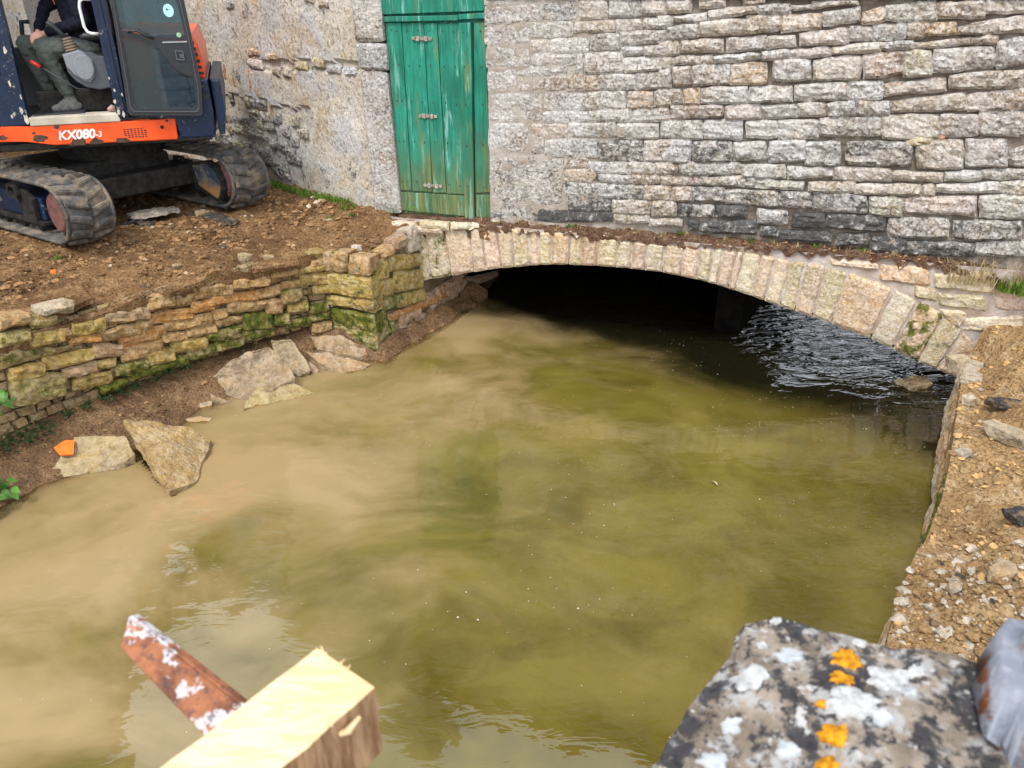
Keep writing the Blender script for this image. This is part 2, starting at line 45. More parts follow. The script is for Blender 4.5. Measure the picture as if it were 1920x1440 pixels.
# ------------------------------------------------------------------ helpers
def fr(p, sc=1.0, oc=4, H=1.0, lac=2.1):
    return noise.fractal(Vector(p)*sc, H, lac, oc)
def n1(p, sc=1.0):
    return noise.noise(Vector(p)*sc)
def link(o, parent=None):
    COL.objects.link(o)
    if parent is not None:
        o.parent = parent
        if parent.type == 'EMPTY':
            o.matrix_parent_inverse = Matrix.Translation(parent.location).inverted()
    return o
def obj(name, verts, faces, mat, parent=None, smooth=False, mats=None, mi=None):
    me = bpy.data.meshes.new(name)
    me.from_pydata([tuple(v) for v in verts], [], faces)
    for m in (mats or [mat]): me.materials.append(m)
    if mi is not None: me.polygons.foreach_set('material_index', mi)
    if smooth: me.polygons.foreach_set('use_smooth', [True]*len(me.polygons))
    me.update()
    return link(bpy.data.objects.new(name, me), parent)
def bmobj(name, bm, mat, parent=None, smooth=False, recalc=True):
    if recalc: bmesh.ops.recalc_face_normals(bm, faces=bm.faces[:])
    me = bpy.data.meshes.new(name); bm.to_mesh(me); bm.free()
    me.materials.append(mat)
    if smooth: me.polygons.foreach_set('use_smooth', [True]*len(me.polygons))
    return link(bpy.data.objects.new(name, me), parent)
def tag(o, label=None, cat=None, group=None, kind=None):
    if label: o['label'] = label
    if cat: o['category'] = cat
    if group: o['group'] = group
    if kind: o['kind'] = kind
    return o
def thing(name, loc, label, cat, group=None):
    e = bpy.data.objects.new(name, None); e.empty_display_size = 0.1; e.location = loc; COL.objects.link(e)
    return tag(e, label, cat, group, 'thing')
I3 = lambda a, b, c: Vector((a, b, c))
def bbox(bm, fr_, a0, a1, b0, b1, c0, c1, bevel=0.0, seg=2):
    vs_ = [bm.verts.new(fr_(x, y, z)) for z in (c0, c1) for y in (b0, b1) for x in (a0, a1)]
    fs = [bm.faces.new([vs_[i] for i in q]) for q in ((0,1,3,2),(4,6,7,5),(0,4,5,1),(2,3,7,6),(0,2,6,4),(1,5,7,3))]
    if bevel:
        es = list({e for f in fs for e in f.edges})
        bmesh.ops.bevel(bm, geom=es, offset=bevel, segments=seg, affect='EDGES', profile=0.5)
def box(name, fr_, a0, a1, b0, b1, c0, c1, mat, parent=None, bevel=0.0, smooth=False):
    bm = bmesh.new(); bbox(bm, fr_, a0, a1, b0, b1, c0, c1, bevel); return bmobj(name, bm, mat, parent, smooth)
def bprism(bm, pts, fr_, d0, d1, bevel=0.0, seg=2):
    """pts: list of (a,z); extruded along b from d0 to d1"""
    A = [bm.verts.new(fr_(a, d0, z)) for a, z in pts]; B = [bm.verts.new(fr_(a, d1, z)) for a, z in pts]
    n = len(pts); fs = [bm.faces.new(A), bm.faces.new(B[::-1])]
    for i in range(n): fs.append(bm.faces.new([A[i], B[i], B[(i+1) % n], A[(i+1) % n]]))
    if bevel:
        es = list({e for f in fs[:2] for e in f.edges})
        bmesh.ops.bevel(bm, geom=es, offset=bevel, segments=seg, affect='EDGES', profile=0.5)
def prism(name, pts, fr_, d0, d1, mat, parent=None, bevel=0.0):
    bm = bmesh.new(); bprism(bm, pts, fr_, d0, d1, bevel); return bmobj(name, bm, mat, parent)
def ring_prism(name, outer, inner, fr_, d0, d1, mat, parent=None):
    """frame between two loops with the same number of points"""
    bm = bmesh.new(); n = len(outer)
    L = [[bm.verts.new(fr_(a, d, z)) for a, z in loop] for loop in (outer, inner) for d in (d0, d1)]
    O0, O1, J0, J1 = L
    for i in range(n):
        j = (i+1) % n
        bm.faces.new([O0[i], O0[j], J0[j], J0[i]]); bm.faces.new([O1[i], J1[i], J1[j], O1[j]])
        bm.faces.new([O0[i], O1[i], O1[j], O0[j]]); bm.faces.new([J0[i], J0[j], J1[j], J1[i]])
    return bmobj(name, bm, mat, parent)
def btube(bm, pts, rad, seg=8, cap=True):
    pts = [Vector(p) for p in pts]
    rad = rad if isinstance(rad, (list, tuple)) else [rad]*len(pts)
    rings = []; up = None
    for i, p in enumerate(pts):
        t = (pts[min(i+1, len(pts)-1)]-pts[max(i-1, 0)]).normalized()
        if up is None: up = t.orthogonal().normalized()
        up = (up-t*up.dot(t)).normalized(); s = t.cross(up)
        rings.append([bm.verts.new(p+(up*math.cos(2*math.pi*k/seg)+s*math.sin(2*math.pi*k/seg))*rad[i]) for k in range(seg)])
    for A, B in zip(rings, rings[1:]):
        for k in range(seg): bm.faces.new([A[k], A[(k+1) % seg], B[(k+1) % seg], B[k]])
    if cap: bm.faces.new(rings[0][::-1]); bm.faces.new(rings[-1])
def tube(name, pts, rad, mat, parent=None, seg=8, smooth=True):
    bm = bmesh.new(); btube(bm, pts, rad, seg); return bmobj(name, bm, mat, parent, smooth)
def interp(x, xs, ys):
    return float(np.interp(x, xs, ys))
def sst(a, b, x):
    t = min(1, max(0, (x-a)/(b-a))); return t*t*(3-2*t)
# ------------------------------------------------------------------ node materials
class NT:
    def __init__(s, name):
        s.m = bpy.data.materials.new(name); s.m.use_nodes = True; s.t = s.m.node_tree; s.t.nodes.clear()
        s.out = s.t.nodes.new('ShaderNodeOutputMaterial'); s.pos = s.n('NewGeometry').outputs['Position']
    def n(s, typ, ins=None, **kw):
        nd = s.t.nodes.new('ShaderNode'+typ)
        for k, v in kw.items(): setattr(nd, k, v)
        for k, v in (ins or {}).items(): s.set(nd.inputs[k], v)
        return nd
    def set(s, sock, v):
        if hasattr(v, 'outputs'): v = v.outputs[0]
        if isinstance(v, bpy.types.NodeSocket): s.t.links.new(v, sock)
        else:
            if isinstance(v, (tuple, list)) and len(v) == 3 and sock.type == 'RGBA': v = (*v, 1)
            sock.default_value = v
    def noise(s, sc, det=4, rough=0.55, vec=None, dist=0.0, off=None):
        v = vec if vec is not None else s.pos
        if off is not None: v = s.n('VectorMath', {0: v, 1: off}, operation='ADD').outputs[0]
        return s.n('TexNoise', {'Vector': v, 'Scale': sc, 'Detail': det, 'Roughness': rough, 'Distortion': dist}).outputs[0]
    def ramp(s, f, lo, hi, a=0.0, b=1.0, smooth=True):
        nd = s.n('MapRange', {'Value': f, 'From Min': lo, 'From Max': hi, 'To Min': a, 'To Max': b})
        if smooth: nd.interpolation_type = 'SMOOTHSTEP'
        return nd.outputs[0]
    def math(s, op, a, b=0.0):
        return s.n('Math', {0: a, 1: b}, operation=op).outputs[0]
    def mix(s, f, a, b, bt='MIX'):
        nd = s.n('Mix', data_type='RGBA', blend_type=bt)
        s.set(nd.inputs[0], f); s.set(nd.inputs[6], a); s.set(nd.inputs[7], b); return nd.outputs[2]
    def bump(s, h, st=0.5, dist=0.01, nrm=None):
        nd = s.n('Bump', {'Height': h, 'Strength': st, 'Distance': dist})
        if nrm is not None: s.set(nd.inputs['Normal'], nrm)
        return nd.outputs[0]
    def pbr(s, col, rough=0.85, nrm=None, metal=0.0, spec=0.3, **kw):
        b = s.n('BsdfPrincipled', {'Base Color': col, 'Roughness': rough, 'Metallic': metal, 'Specular IOR Level': spec})
        for k, v in kw.items(): s.set(b.inputs[k], v)
        if nrm is not None: s.set(b.inputs['Normal'], nrm)
        s.t.links.new(b.outputs[0], s.out.inputs['Surface']); return s.m
def stone_mat(name, veil=0.0, vcols=((.45,.42,.39),(.32,.295,.27),(.41,.33,.25)), lich=0.5, lcol=(0.66, 0.64, 0.61), ochre=0.3, ocol=(0.46, 0.28, 0.10), dark=(0.045, 0.044, 0.043), sp=46, bst=0.9, fixed=None, wet=0.0, light=0.0, speck=.75):
    s = NT(name)
    if fixed: base, alpha = fixed[:3], fixed[3]
    else:
        oi = s.n('ObjectInfo'); base, alpha = oi.outputs['Color'], oi.outputs['Alpha']
    moss = s.n('Attribute', attribute_type='OBJECT', attribute_name='moss').outputs['Fac']
    if veil:
        vv = s.mix(s.ramp(s.noise(1.6, 7, .65, off=(8, 3, 5)), .38, .62), vcols[0], vcols[1]); vv = s.mix(s.ramp(s.noise(2.7, 6, .6, off=(1, 3, 9)), .5, .66), vv, vcols[2])
        base = s.mix(s.ramp(s.noise(6, 6, .65, off=(2, 9, 5)), .3, .7, veil*.5, min(1, veil*1.5)), base, vv)
    c = s.mix(s.ramp(s.noise(5, 5), 0.3, 0.7), base, s.mix(1.0, base, (0.72, 0.68, 0.62), 'MULTIPLY'))
    c = s.mix(s.math('MULTIPLY', s.ramp(s.noise(7, 6, 0.6, off=(3, 7, 1)), 0.50, 0.68), ochre), c, ocol)
    c = s.mix(s.math('MULTIPLY', s.ramp(s.noise(sp*0.5, 6, 0.7, off=(9, 1, 4)), 0.47, 0.56), lich), c, lcol)
    c = s.mix(s.math('MULTIPLY', s.ramp(s.noise(sp*0.72, 5, 0.65, off=(1, 5, 8)), 0.50, 0.60), speck), c, s.mix(1.0, c, (0.30, 0.28, 0.26), 'MULTIPLY'))
    if light: c = s.mix(s.math('MULTIPLY', s.ramp(s.noise(2.2, 6, 0.65, off=(4, 4, 2)), 0.42, 0.62), light), c, (0.72, 0.69, 0.66))
    dn = s.noise(13, 8, 0.78, off=(2, 2, 9))
    thr = s.math('SUBTRACT', 0.76, s.math('MULTIPLY', alpha, 0.40))
    df = s.n('MapRange', {'Value': s.math('SUBTRACT', dn, thr), 'From Min': -0.05, 'From Max': 0.07}, interpolation_type='SMOOTHSTEP').outputs[0]
    c = s.mix(s.math('MULTIPLY', df, 0.85), c, dark)
    mn = s.noise(8, 8, 0.68, off=(6, 3, 3))
    mt = s.math('SUBTRACT', 0.80, s.math('MULTIPLY', moss, 0.42))
    mf = s.n('MapRange', {'Value': s.math('SUBTRACT', mn, mt), 'From Min': -0.04, 'From Max': 0.10}, interpolation_type='SMOOTHSTEP').outputs[0]
    mcol = s.mix(s.ramp(s.noise(18, 4), 0.35, 0.65), (0.038, 0.058, 0.008), (0.135, 0.125, 0.020))
    c = s.mix(mf, c, mcol)
    h = s.math('ADD', s.math('MULTIPLY', s.noise(13, 8, 0.66), 1.0), s.math('MULTIPLY', s.noise(36, 5, 0.62), 0.75))
    return s.pbr(c, 0.92-wet, s.bump(h, bst, 0.030), spec=0.18)
def simple(name, col, rough=0.8, spec=0.3, var=0.25, sc=20, bst=0.2, metal=0.0, bd=0.004):
    s = NT(name); f = s.noise(sc, 6, 0.65)
    c = s.mix(s.ramp(f, 0.3, 0.7), tuple(x*(1-var) for x in col), tuple(min(1, x*(1+var)) for x in col))
    return s.pbr(c, rough, s.bump(f, bst, bd), metal, spec)
M = {}
M['facade'] = stone_mat('facade_stone', veil=.34, lich=0.5, ochre=0.26, sp=52, light=0.32, bst=1.1)
M['vouss'] = stone_mat('arch_stone', speck=.38, veil=.38, vcols=((.56,.46,.36),(.46,.42,.27),(.52,.36,.24)), lich=0.40, lcol=(0.70, 0.64, 0.57), ochre=0.30, sp=60, bst=0.7)
M['dry'] = stone_mat('retaining_stone', speck=.5, veil=.2, vcols=((.34,.24,.12),(.28,.22,.09),(.38,.25,.12)), lich=0.22, lcol=(0.52, 0.44, 0.30), ochre=0.40, ocol=(0.42, 0.23, 0.06), sp=30)
M['rock'] = stone_mat('loose_rock', veil=.3, vcols=((.40,.30,.17),(.34,.26,.17),(.42,.27,.11)), speck=.35, bst=1.2, lich=0.28, lcol=(0.56, 0.47, 0.34), ochre=0.45, ocol=(0.44, 0.27, 0.09), sp=26)
M['block'] = stone_mat('quoin_stone', speck=.4, lich=0.25, lcol=(0.6, 0.56, 0.45), ochre=0.4, sp=34)
def mortar(name, a, b, dk=0.12):
    s = NT(name)
    c = s.mix(s.ramp(s.noise(3, 6, 0.6), 0.35, 0.65), a, b)
    c = s.mix(s.math('MULTIPLY', s.ramp(s.noise(60, 6, 0.7), 0.5, 0.66), 0.5), c, tuple(x*0.45 for x in a))
    c = s.mix(s.math('MULTIPLY', s.ramp(s.noise(6, 8, 0.7, off=(5, 1, 1)), 0.58, 0.7), dk), c, (0.04, 0.045, 0.02))
    return s.pbr(c, 0.95, s.bump(s.noise(45, 8, 0.7), 0.8, 0.015), spec=0.1)
M['mortar'] = mortar('lime_mortar', (0.40, 0.36, 0.32), (0.24, 0.19, 0.14), 0.7)
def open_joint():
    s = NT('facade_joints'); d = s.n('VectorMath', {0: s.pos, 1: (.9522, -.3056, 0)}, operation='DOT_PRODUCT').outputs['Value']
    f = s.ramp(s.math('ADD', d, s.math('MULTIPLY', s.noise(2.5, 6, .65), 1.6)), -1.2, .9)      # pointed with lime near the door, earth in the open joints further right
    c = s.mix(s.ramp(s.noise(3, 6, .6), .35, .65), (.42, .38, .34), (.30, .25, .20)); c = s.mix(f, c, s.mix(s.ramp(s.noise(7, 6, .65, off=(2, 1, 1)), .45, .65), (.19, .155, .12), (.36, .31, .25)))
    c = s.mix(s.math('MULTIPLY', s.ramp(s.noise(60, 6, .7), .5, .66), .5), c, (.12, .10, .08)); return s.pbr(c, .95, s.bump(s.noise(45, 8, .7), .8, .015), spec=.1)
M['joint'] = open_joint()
M['archmortar'] = mortar('arch_mortar', (0.50, 0.44, 0.40), (0.30, 0.22, 0.16), 0.3)
M['earthfill'] = mortar('earth_fill', (0.10, 0.062, 0.032), (0.055, 0.036, 0.02), 0.2)
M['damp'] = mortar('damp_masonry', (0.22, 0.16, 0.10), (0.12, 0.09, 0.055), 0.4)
M['dark'] = simple('dark_interior', (0.010, 0.009, 0.008), 0.95, 0.05)
def dirt_mat(name, cols, sc=1.0, bst=1.0, wet=0.0):
    s = NT(name)
    c = s.mix(s.ramp(s.noise(1.7*sc, 7, 0.65), 0.35, 0.65), cols[0], cols[1])
    c = s.mix(s.ramp(s.noise(9*sc, 8, 0.7, off=(3, 3, 3)), 0.48, 0.66), c, cols[2])
    v = s.n('TexVoronoi', {'Vector': s.pos, 'Scale': 34*sc, 'Randomness': 1.0})
    c = s.mix(s.math('MULTIPLY', s.ramp(v.outputs['Distance'], 0.0, 0.45, 1, 0), 0.45), c, s.mix(v.outputs['Color'], tuple(x*0.5 for x in cols[0]), tuple(min(1, x*1.35) for x in cols[2])))
    c = s.mix(s.math('MULTIPLY', s.ramp(s.noise(42*sc, 5, 0.7), 0.5, 0.60), 0.7), c, tuple(x*0.35 for x in cols[0]))
    h = s.math('ADD', s.noise(14*sc, 10, 0.75), s.math('MULTIPLY', s.ramp(v.outputs['Distance'], 0, 0.6, 1, 0), 0.35))
    return s.pbr(c, 0.95-wet, s.bump(h, bst, 0.035), spec=0.12+wet*0.5)
M['dirt'] = dirt_mat('dug_earth', ((0.125, 0.066, 0.030), (0.235, 0.134, 0.060), (0.33, 0.208, 0.102)))
M['dirt_r'] = dirt_mat('sandy_rubble_earth', ((0.27, 0.165, 0.075), (0.38, 0.245, 0.115), (0.45, 0.325, 0.185)))
M['mud'] = dirt_mat('wet_mud', ((0.125, 0.066, 0.028), (0.20, 0.112, 0.050), (0.26, 0.158, 0.076)), 1.3, 0.8, 0.42)
M['soil'] = dirt_mat('dark_soil', ((0.12, 0.065, 0.04), (0.19, 0.11, 0.07), (0.26, 0.18, 0.12)), 1.6)
def shade_black():
    s = NT('painted_shade'); d = s.n('BsdfDiffuse', {'Color': s.mix(s.ramp(s.noise(8, 5), .3, .7), (.003, .003, .003), (.008, .007, .006))}); s.t.links.new(d.outputs[0], s.out.inputs['Surface']); return s.m  # near-black colour puts the deep shade behind the arch into the material
M['shade_black'] = shade_black()
M['bed'] = simple('stream_bed', (0.10, 0.075, 0.03), 0.9)
def asph():
    s = NT('broken_asphalt'); c = s.mix(s.ramp(s.noise(50, 6, .7), .4, .65), (.022, .021, .021), (.085, .08, .075)); c = s.mix(s.math('MULTIPLY', s.ramp(s.noise(9, 8, .7, off=(3, 1, 1)), .45, .62), .8), c, (.25, .165, .085))
    return s.pbr(c, .9, s.bump(s.noise(35, 8, .75), 1.0, .02), spec=.2)
M['asphalt'] = asph()
M['slabtop'] = simple('old_concrete', (0.33, 0.28, 0.22), 0.9, 0.2, 0.35, 40, 0.7, bd=0.01)
# ------------------------------------------------------------------ colours of single stones
FC = dict(g=(.43,.40,.38,.22), w=(.56,.54,.51,.14), t=(.43,.35,.265,.2), T=(.32,.235,.165,.15), o=(.49,.345,.205,.14), m=(.36,.34,.315,.54), M=(.42,.40,.37,.54),
          d=(.16,.15,.145,.78), D=(.065,.064,.062,.92), b=(.46,.455,.46,.2), B=(.37,.335,.31,.3), W=(.62,.63,.64,.08), p=(.46,.36,.30,.16), r=(.44,.27,.20,.35), y=(.44,.39,.26,.2))
RC = dict(t=(.42,.265,.115,.1,.12), o=(.48,.225,.060,.1,.05), y=(.38,.275,.075,.15,.45), p=(.44,.29,.19,.1,.05), w=(.55,.48,.38,.1,.2), m=(.30,.25,.10,.25,.74), G=(.26,.24,.07,.2,.95))
def stone(name, q, frame, parent, col, mat, prot=0.03, depth=0.10, wob=0.010, rough=0.012, cell=0.028, k=0.16, moss=0.0, seed=0, shrink=0.0):
    """q: [u,v]*4 TL,TR,BR,BL on a wall surface; frame(u,v,h) -> world"""
    P = [Vector((q[i], q[i+1])) for i in range(0, 8, 2)]
    W = max(((P[1]-P[0]).length+(P[2]-P[3]).length)/2, .02); Hh = max(((P[3]-P[0]).length+(P[2]-P[1]).length)/2, .02)
    nx = max(4, min(22, round(W/cell))); nz = max(3, min(14, round(Hh/cell)))
    tx, tz = random.uniform(-.35, .35)*rough, random.uniform(-.6, .6)*rough
    verts, idx = [], {}
    so = random.uniform(0, 50)
    for j in range(nz+1):
        for i in range(nx+1):
            x, y = 2*i/nx-1, 2*j/nz-1
            kx = k*min(1, Hh/W)
            X = x*(1-(1-math.sqrt(max(0, 1-kx*y*y)))*1.0); Y = y*math.sqrt(max(0, 1-k*x*x*x*x))
            X *= 1-shrink/W; Y *= 1-shrink/Hh
            a, b = (X+1)/2, (Y+1)/2
            p = (P[0]*(1-a)+P[1]*a)*(1-b)+(P[3]*(1-a)+P[2]*a)*b
            e = min(1-abs(x), 1)*W/2; e2 = (1-abs(y))*Hh/2; ed = min(e, e2)
            wv = Vector((p.x*9+so, p.y*11, so))
            p = p+Vector((n1(wv, 1.0), n1(wv+Vector((7, 3, 1)), 1.0)))*wob*(1 if ed < cell*1.2 else .5)
            h = prot*(1-math.exp(-ed/.008))*(.80+.20*(1-math.exp(-ed/.04)))
            fn = noise.fractal(Vector((p.x*10+so, p.y*14, so)), 0.9, 2.2, 4)
            rd = abs(n1(Vector((p.x*6+so, p.y*17, so*2)), 1.0))
            h += (fn*rough*0.9-rd*rough*0.9+tx*x+tz*y)*(1-.5*math.exp(-ed/.01))
            idx[i, j] = len(verts); verts.append(frame(p.x, p.y, h))
    faces = [(idx[i, j], idx[i, j+1], idx[i+1, j+1], idx[i+1, j]) for j in range(nz) for i in range(nx)]
    ring = [(i, 0) for i in range(nx)]+[(nx, j) for j in range(nz)]+[(i, nz) for i in range(nx, 0, -1)]+[(0, j) for j in range(nz, 0, -1)]
    base = len(verts)
    cu = sum((p.x for p in P))/4; cv = sum((p.y for p in P))/4
    for (i, j) in ring:
        a, b = i/nx, j/nz
        p = (P[0]*(1-a)+P[1]*a)*(1-b)+(P[3]*(1-a)+P[2]*a)*b
        verts.append(frame(p.x+(cu-p.x)*.08, p.y+(cv-p.y)*.08, -depth))
    n = len(ring)
    for r_ in range(n):
        a, b = idx[ring[r_]], idx[ring[(r_+1) % n]]
        faces.append((a, b, base+(r_+1) % n, base+r_))
    faces.append(tuple(base+r_ for r_ in range(n-1, -1, -1)))
    o = obj(name, verts, faces, mat, parent)
    f = random.uniform(.86, 1.14)
    o.color = (col[0]*f, col[1]*f*random.uniform(.97, 1.03), col[2]*f*random.uniform(.93, 1.05), min(1, col[3]*random.uniform(.8, 1.2)))
    if moss: o['moss'] = float(moss)
    return o
def rock(name, verts, faces, mat, col, parent=None, moss=0.0, amp=0.012, cuts=3, seed=0, sc=9):
    """rough broken stone from a low polygon cage"""
    bm = bmesh.new()
    V_ = [bm.verts.new(v) for v in verts]
    for f in faces: bm.faces.new([V_[i] for i in f])
    bmesh.ops.triangulate(bm, faces=bm.faces[:])
    for _ in range(cuts):
        es = [e for e in bm.edges if e.calc_length() > 0.035]
        if es: bmesh.ops.subdivide_edges(bm, edges=es, cuts=1, use_grid_fill=True)
        bmesh.ops.triangulate(bm, faces=bm.faces[:])
    bmesh.ops.recalc_face_normals(bm, faces=bm.faces[:])
    bm.normal_update()
    for v in bm.verts:
        p = v.co*sc+Vector((seed*3.1, seed, 0))
        d = noise.fractal(p, .9, 2.1, 4)*amp-abs(n1(p*.5))*amp*1.2
        v.co = v.co+v.normal*d+Vector((n1(p+Vector((9, 0, 0))), n1(p+Vector((0, 9, 0))), 0))*amp*.5
    o = bmobj(name, bm, mat, parent)
    o.color = col
    if moss: o['moss'] = float(moss)
    return o
def slab(name, top, thick, mat, col, parent=None, inset=0.05, **kw):
    """slab with the given top outline (world points) and a slightly offset underside"""
    n = len(top); T = [Vector(p) for p in top]; c = sum(T, Vector())/n
    cen = c+Vector((0, 0, .012))
    B = [p+(c-p)*inset+Vector((0, 0, -thick)) for p in T]
    verts = T+B+[cen, c+Vector((0, 0, -thick))]
    faces = [(i, (i+1) % n, 2*n) for i in range(n)]+[((i+1) % n+n, i+n, 2*n+1) for i in range(n)]+[(i, i+n, (i+1) % n+n, (i+1) % n) for i in range(n)]
    return rock(name, verts, faces, mat, col, parent, **kw)
# ------------------------------------------------------------------ frames of the place
YW = R(17.8)
WU = Vector((math.cos(YW), -math.sin(YW), 0)); WN = Vector((-math.sin(YW), -math.cos(YW), 0)); W0 = Vector((-.216, 8.097, 0))
def wf(s, t, z): return W0+WU*s+WN*t+Vector((0, 0, z))          # facade: along, out, up
def facade_frame(u, v, h): return wf(u, h, v)
def arch_frame(u, v, h): return wf(u, .03+h, v)
PK = Vector((-1.51, 8.56, 0)); PD = Vector((-.724, .690, 0)); PN = Vector((-.690, -.724, 0))
def pf(u, v, h): return PK+PD*u+PN*h+Vector((0, 0, v))           # plastered wall: along (leftwards), up, out
PL = [(-1.93,7.62),(-2.55,7.2),(-3.2,6.55),(-3.75,5.85),(-4.3,5.1),(-5.0,3.9),(-5.3,0.0),(-5.3,-4.0)]
PLL = [0.0]
for a, b in zip(PL, PL[1:]): PLL.append(PLL[-1]+math.hypot(b[0]-a[0], b[1]-a[1]))
def pl_at(u):
    if u < 0: i = 0
    else:
        i = 0
        while i < len(PL)-2 and u > PLL[i+1]: i += 1
    a, b = Vector(PL[i]), Vector(PL[i+1]); d = (b-a).normalized()
    p = a+d*(u-PLL[i])
    # smooth normals at the corners
    def nrm(i): 
        a, b = Vector(PL[i]), Vector(PL[i+1]); d = (b-a).normalized(); return Vector((-d.y, d.x))
    n = nrm(i); L = PLL[i+1]-PLL[i]; f = (u-PLL[i])/L
    if f < .3 and i > 0: n = n*(.5+f/.6)+nrm(i-1)*(.5-f/.6)
    if f > .7 and i < len(PL)-2: n = n*(.5+(1-f)/.6)+nrm(i+1)*(.5-(1-f)/.6)
    n.normalize()
    return p, n
def rf(u, v, h):
    p, n = pl_at(u); h = h-(v-.35)*.05
    return Vector((p.x+n.x*h, p.y+n.y*h, v))
def line_frame(A, B, flip=1):
    A = Vector((*A, 0)); B = Vector((*B, 0)); d = (B-A).normalized(); n = Vector((d.y, -d.x, 0))*flip
    return lambda u, v, h: A+d*u+n*h+Vector((0, 0, v))
qface = line_frame((-1.93, 7.66), (-1.47, 7.42)); qside = line_frame((-1.47, 7.42), (-.55, 9.25))
IS, IZ = [p[0] for p in INTR], [p[1] for p in INTR]
ES, EZ = [p[0] for p in EXTR], [p[1] for p in EXTR]
def grid(fr_, u0, u1, v0, v1, du, dv, hfun, keep=None):
    nu, nv = max(1, round((u1-u0)/du)), max(1, round((v1-v0)/dv)); V_, F_, ix = [], [], {}
    for j in range(nv+1):
        for i in range(nu+1):
            u, v = u0+(u1-u0)*i/nu, v0+(v1-v0)*j/nv
            ix[i, j] = len(V_); V_.append(fr_(u, v, hfun(u, v)))
    for j in range(nv):
        for i in range(nu):
            if keep is None or keep(u0+(u1-u0)*(i+.5)/nu, v0+(v1-v0)*(j+.5)/nv):
                F_.append((ix[i, j], ix[i+1, j], ix[i+1, j+1], ix[i, j+1]))
    return V_, F_
# ------------------------------------------------------------------ ground sheet (stream bed level, runs to the horizon)
gv, gf = grid(lambda u, v, h: Vector((u, v, h)), -400, 400, -400, 400, 20, 20, lambda u, v: -0.95)
tag(obj('ground', gv, gf, M['bed']), kind='structure')
# ------------------------------------------------------------------ stone building over the arch
bld = thing('stone_building', wf(2.5, -.3, 1.2), 'grey rubble stone building wall with a green door above the arch', 'building')
M['core'] = M['mortar']
hb = lambda u, v: (.001-.046*sst(.3, 2.2, u))+.009*fr((u*7, v*7, 3), 1, 4)
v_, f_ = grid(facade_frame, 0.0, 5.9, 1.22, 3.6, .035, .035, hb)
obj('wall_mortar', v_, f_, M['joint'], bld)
box('wall_core', wf, 0.005, 11, -.6, -.11, 1.23, 6.3, M['mortar'], bld)
box('wall_core', wf, -1.39, -1.12, -.9, -.2, 1.1, 6.3, M['mortar'], bld)
box('wall_core', wf, -1.119, 0.004, -.9, -.2, 1.1, 6.3, M['dark'], bld)
box('wall_core', wf, -1.119, 0.004, -.199, -.02, 3.45, 6.3, M['mortar'], bld)
box('wall_core', wf, 5.9, 11, -.109, -.01, -.9, 6.29, M['mortar'], bld)
prism('roof', [(-1.6, 6.3), (11.2, 6.3), (11.2, 6.42), (-1.6, 6.42)], wf, -3, .25, simple('roof_tile', (.22, .10, .06), .9), bld)
for c, q in FACADE:
    sm = (q[0]+q[2])/2
    pr = .007+.026*sst(.4, 2.2, sm)
    stone('stone', q, facade_frame, bld, FC[c], M['facade'], prot=pr*random.uniform(.7, 1.35), wob=.009+.005*sst(.5, 2.5, sm), rough=.008+.016*sst(.3, 2.5, sm), cell=.024, moss=.25 if q[1] < 1.55 and random.random() < .5 else 0, shrink=-.006-.008*sst(.5, 2, sm))
# cream mortar smear round an old fixing hole, and two red tile chips wedged in the joints
for q in ([3.86, 2.36, 4.06, 2.38, 4.08, 2.27, 3.84, 2.25], [3.84, 2.27, 3.94, 2.27, 3.92, 2.19, 3.86, 2.18]):
    stone('mortar_patch', q, facade_frame, bld, (.62, .54, .36, .03), M['vouss'], prot=.038, depth=.08, wob=.022, rough=.02, k=.4)
stone('fixing_hole', [3.93, 2.312, 4.05, 2.302, 4.05, 2.284, 3.93, 2.290], lambda u, v, h: facade_frame(u, v, h+.034), bld, (.05, .035, .01, .1), M['dry'], prot=.012, depth=.03, wob=.006, rough=.004)
for q in ([4.12, 2.38, 4.16, 2.37, 4.15, 2.31, 4.10, 2.32], [2.06, 1.235, 2.12, 1.24, 2.12, 1.20, 2.07, 1.20]):
    stone('tile_chip', q, facade_frame, bld, (.60, .12, .03, .0), M['vouss'], prot=.02, depth=.05, wob=.008, rough=.006)
# courses just outside the picture, above and to the right
v_, f_ = [], []
for (u0, u1, z0, z1) in ((0.0, 8.6, 3.41, 6.25), (5.25, 8.6, 1.25, 3.4)):
    z = z0
    while z < z1-.05:
        hz = min(random.uniform(.10, .17), z1-z); u = u0
        while u < u1:
            wu = random.uniform(.18, .42); q = [u, z+hz-.01, min(u+wu-.012, u1), z+hz-.01, min(u+wu-.012, u1), z, u, z]
            b0 = len(v_); pts = [(q[i], q[i+1]) for i in range(0, 8, 2)]; cx, cz = sum(p[0] for p in pts)/4, sum(p[1] for p in pts)/4
            for hh, kk in ((-.05, 1.0), (.02, .97), (.035, .7)):
                for (a, b) in pts: v_.append(facade_frame(cx+(a-cx)*kk+random.uniform(-.008, .008), cz+(b-cz)*kk+random.uniform(-.006, .006), hh))
            for r_ in range(2):
                for k in range(4): f_.append((b0+r_*4+k, b0+r_*4+(k+1) % 4, b0+r_*4+4+(k+1) % 4, b0+r_*4+4+k))
            f_.append((b0+8, b0+9, b0+10, b0+11)); u += wu
        z += hz
o = obj('stone_courses', v_, f_, M['facade'], bld); o.color = FC['g']; o['kind'] = 'stuff'
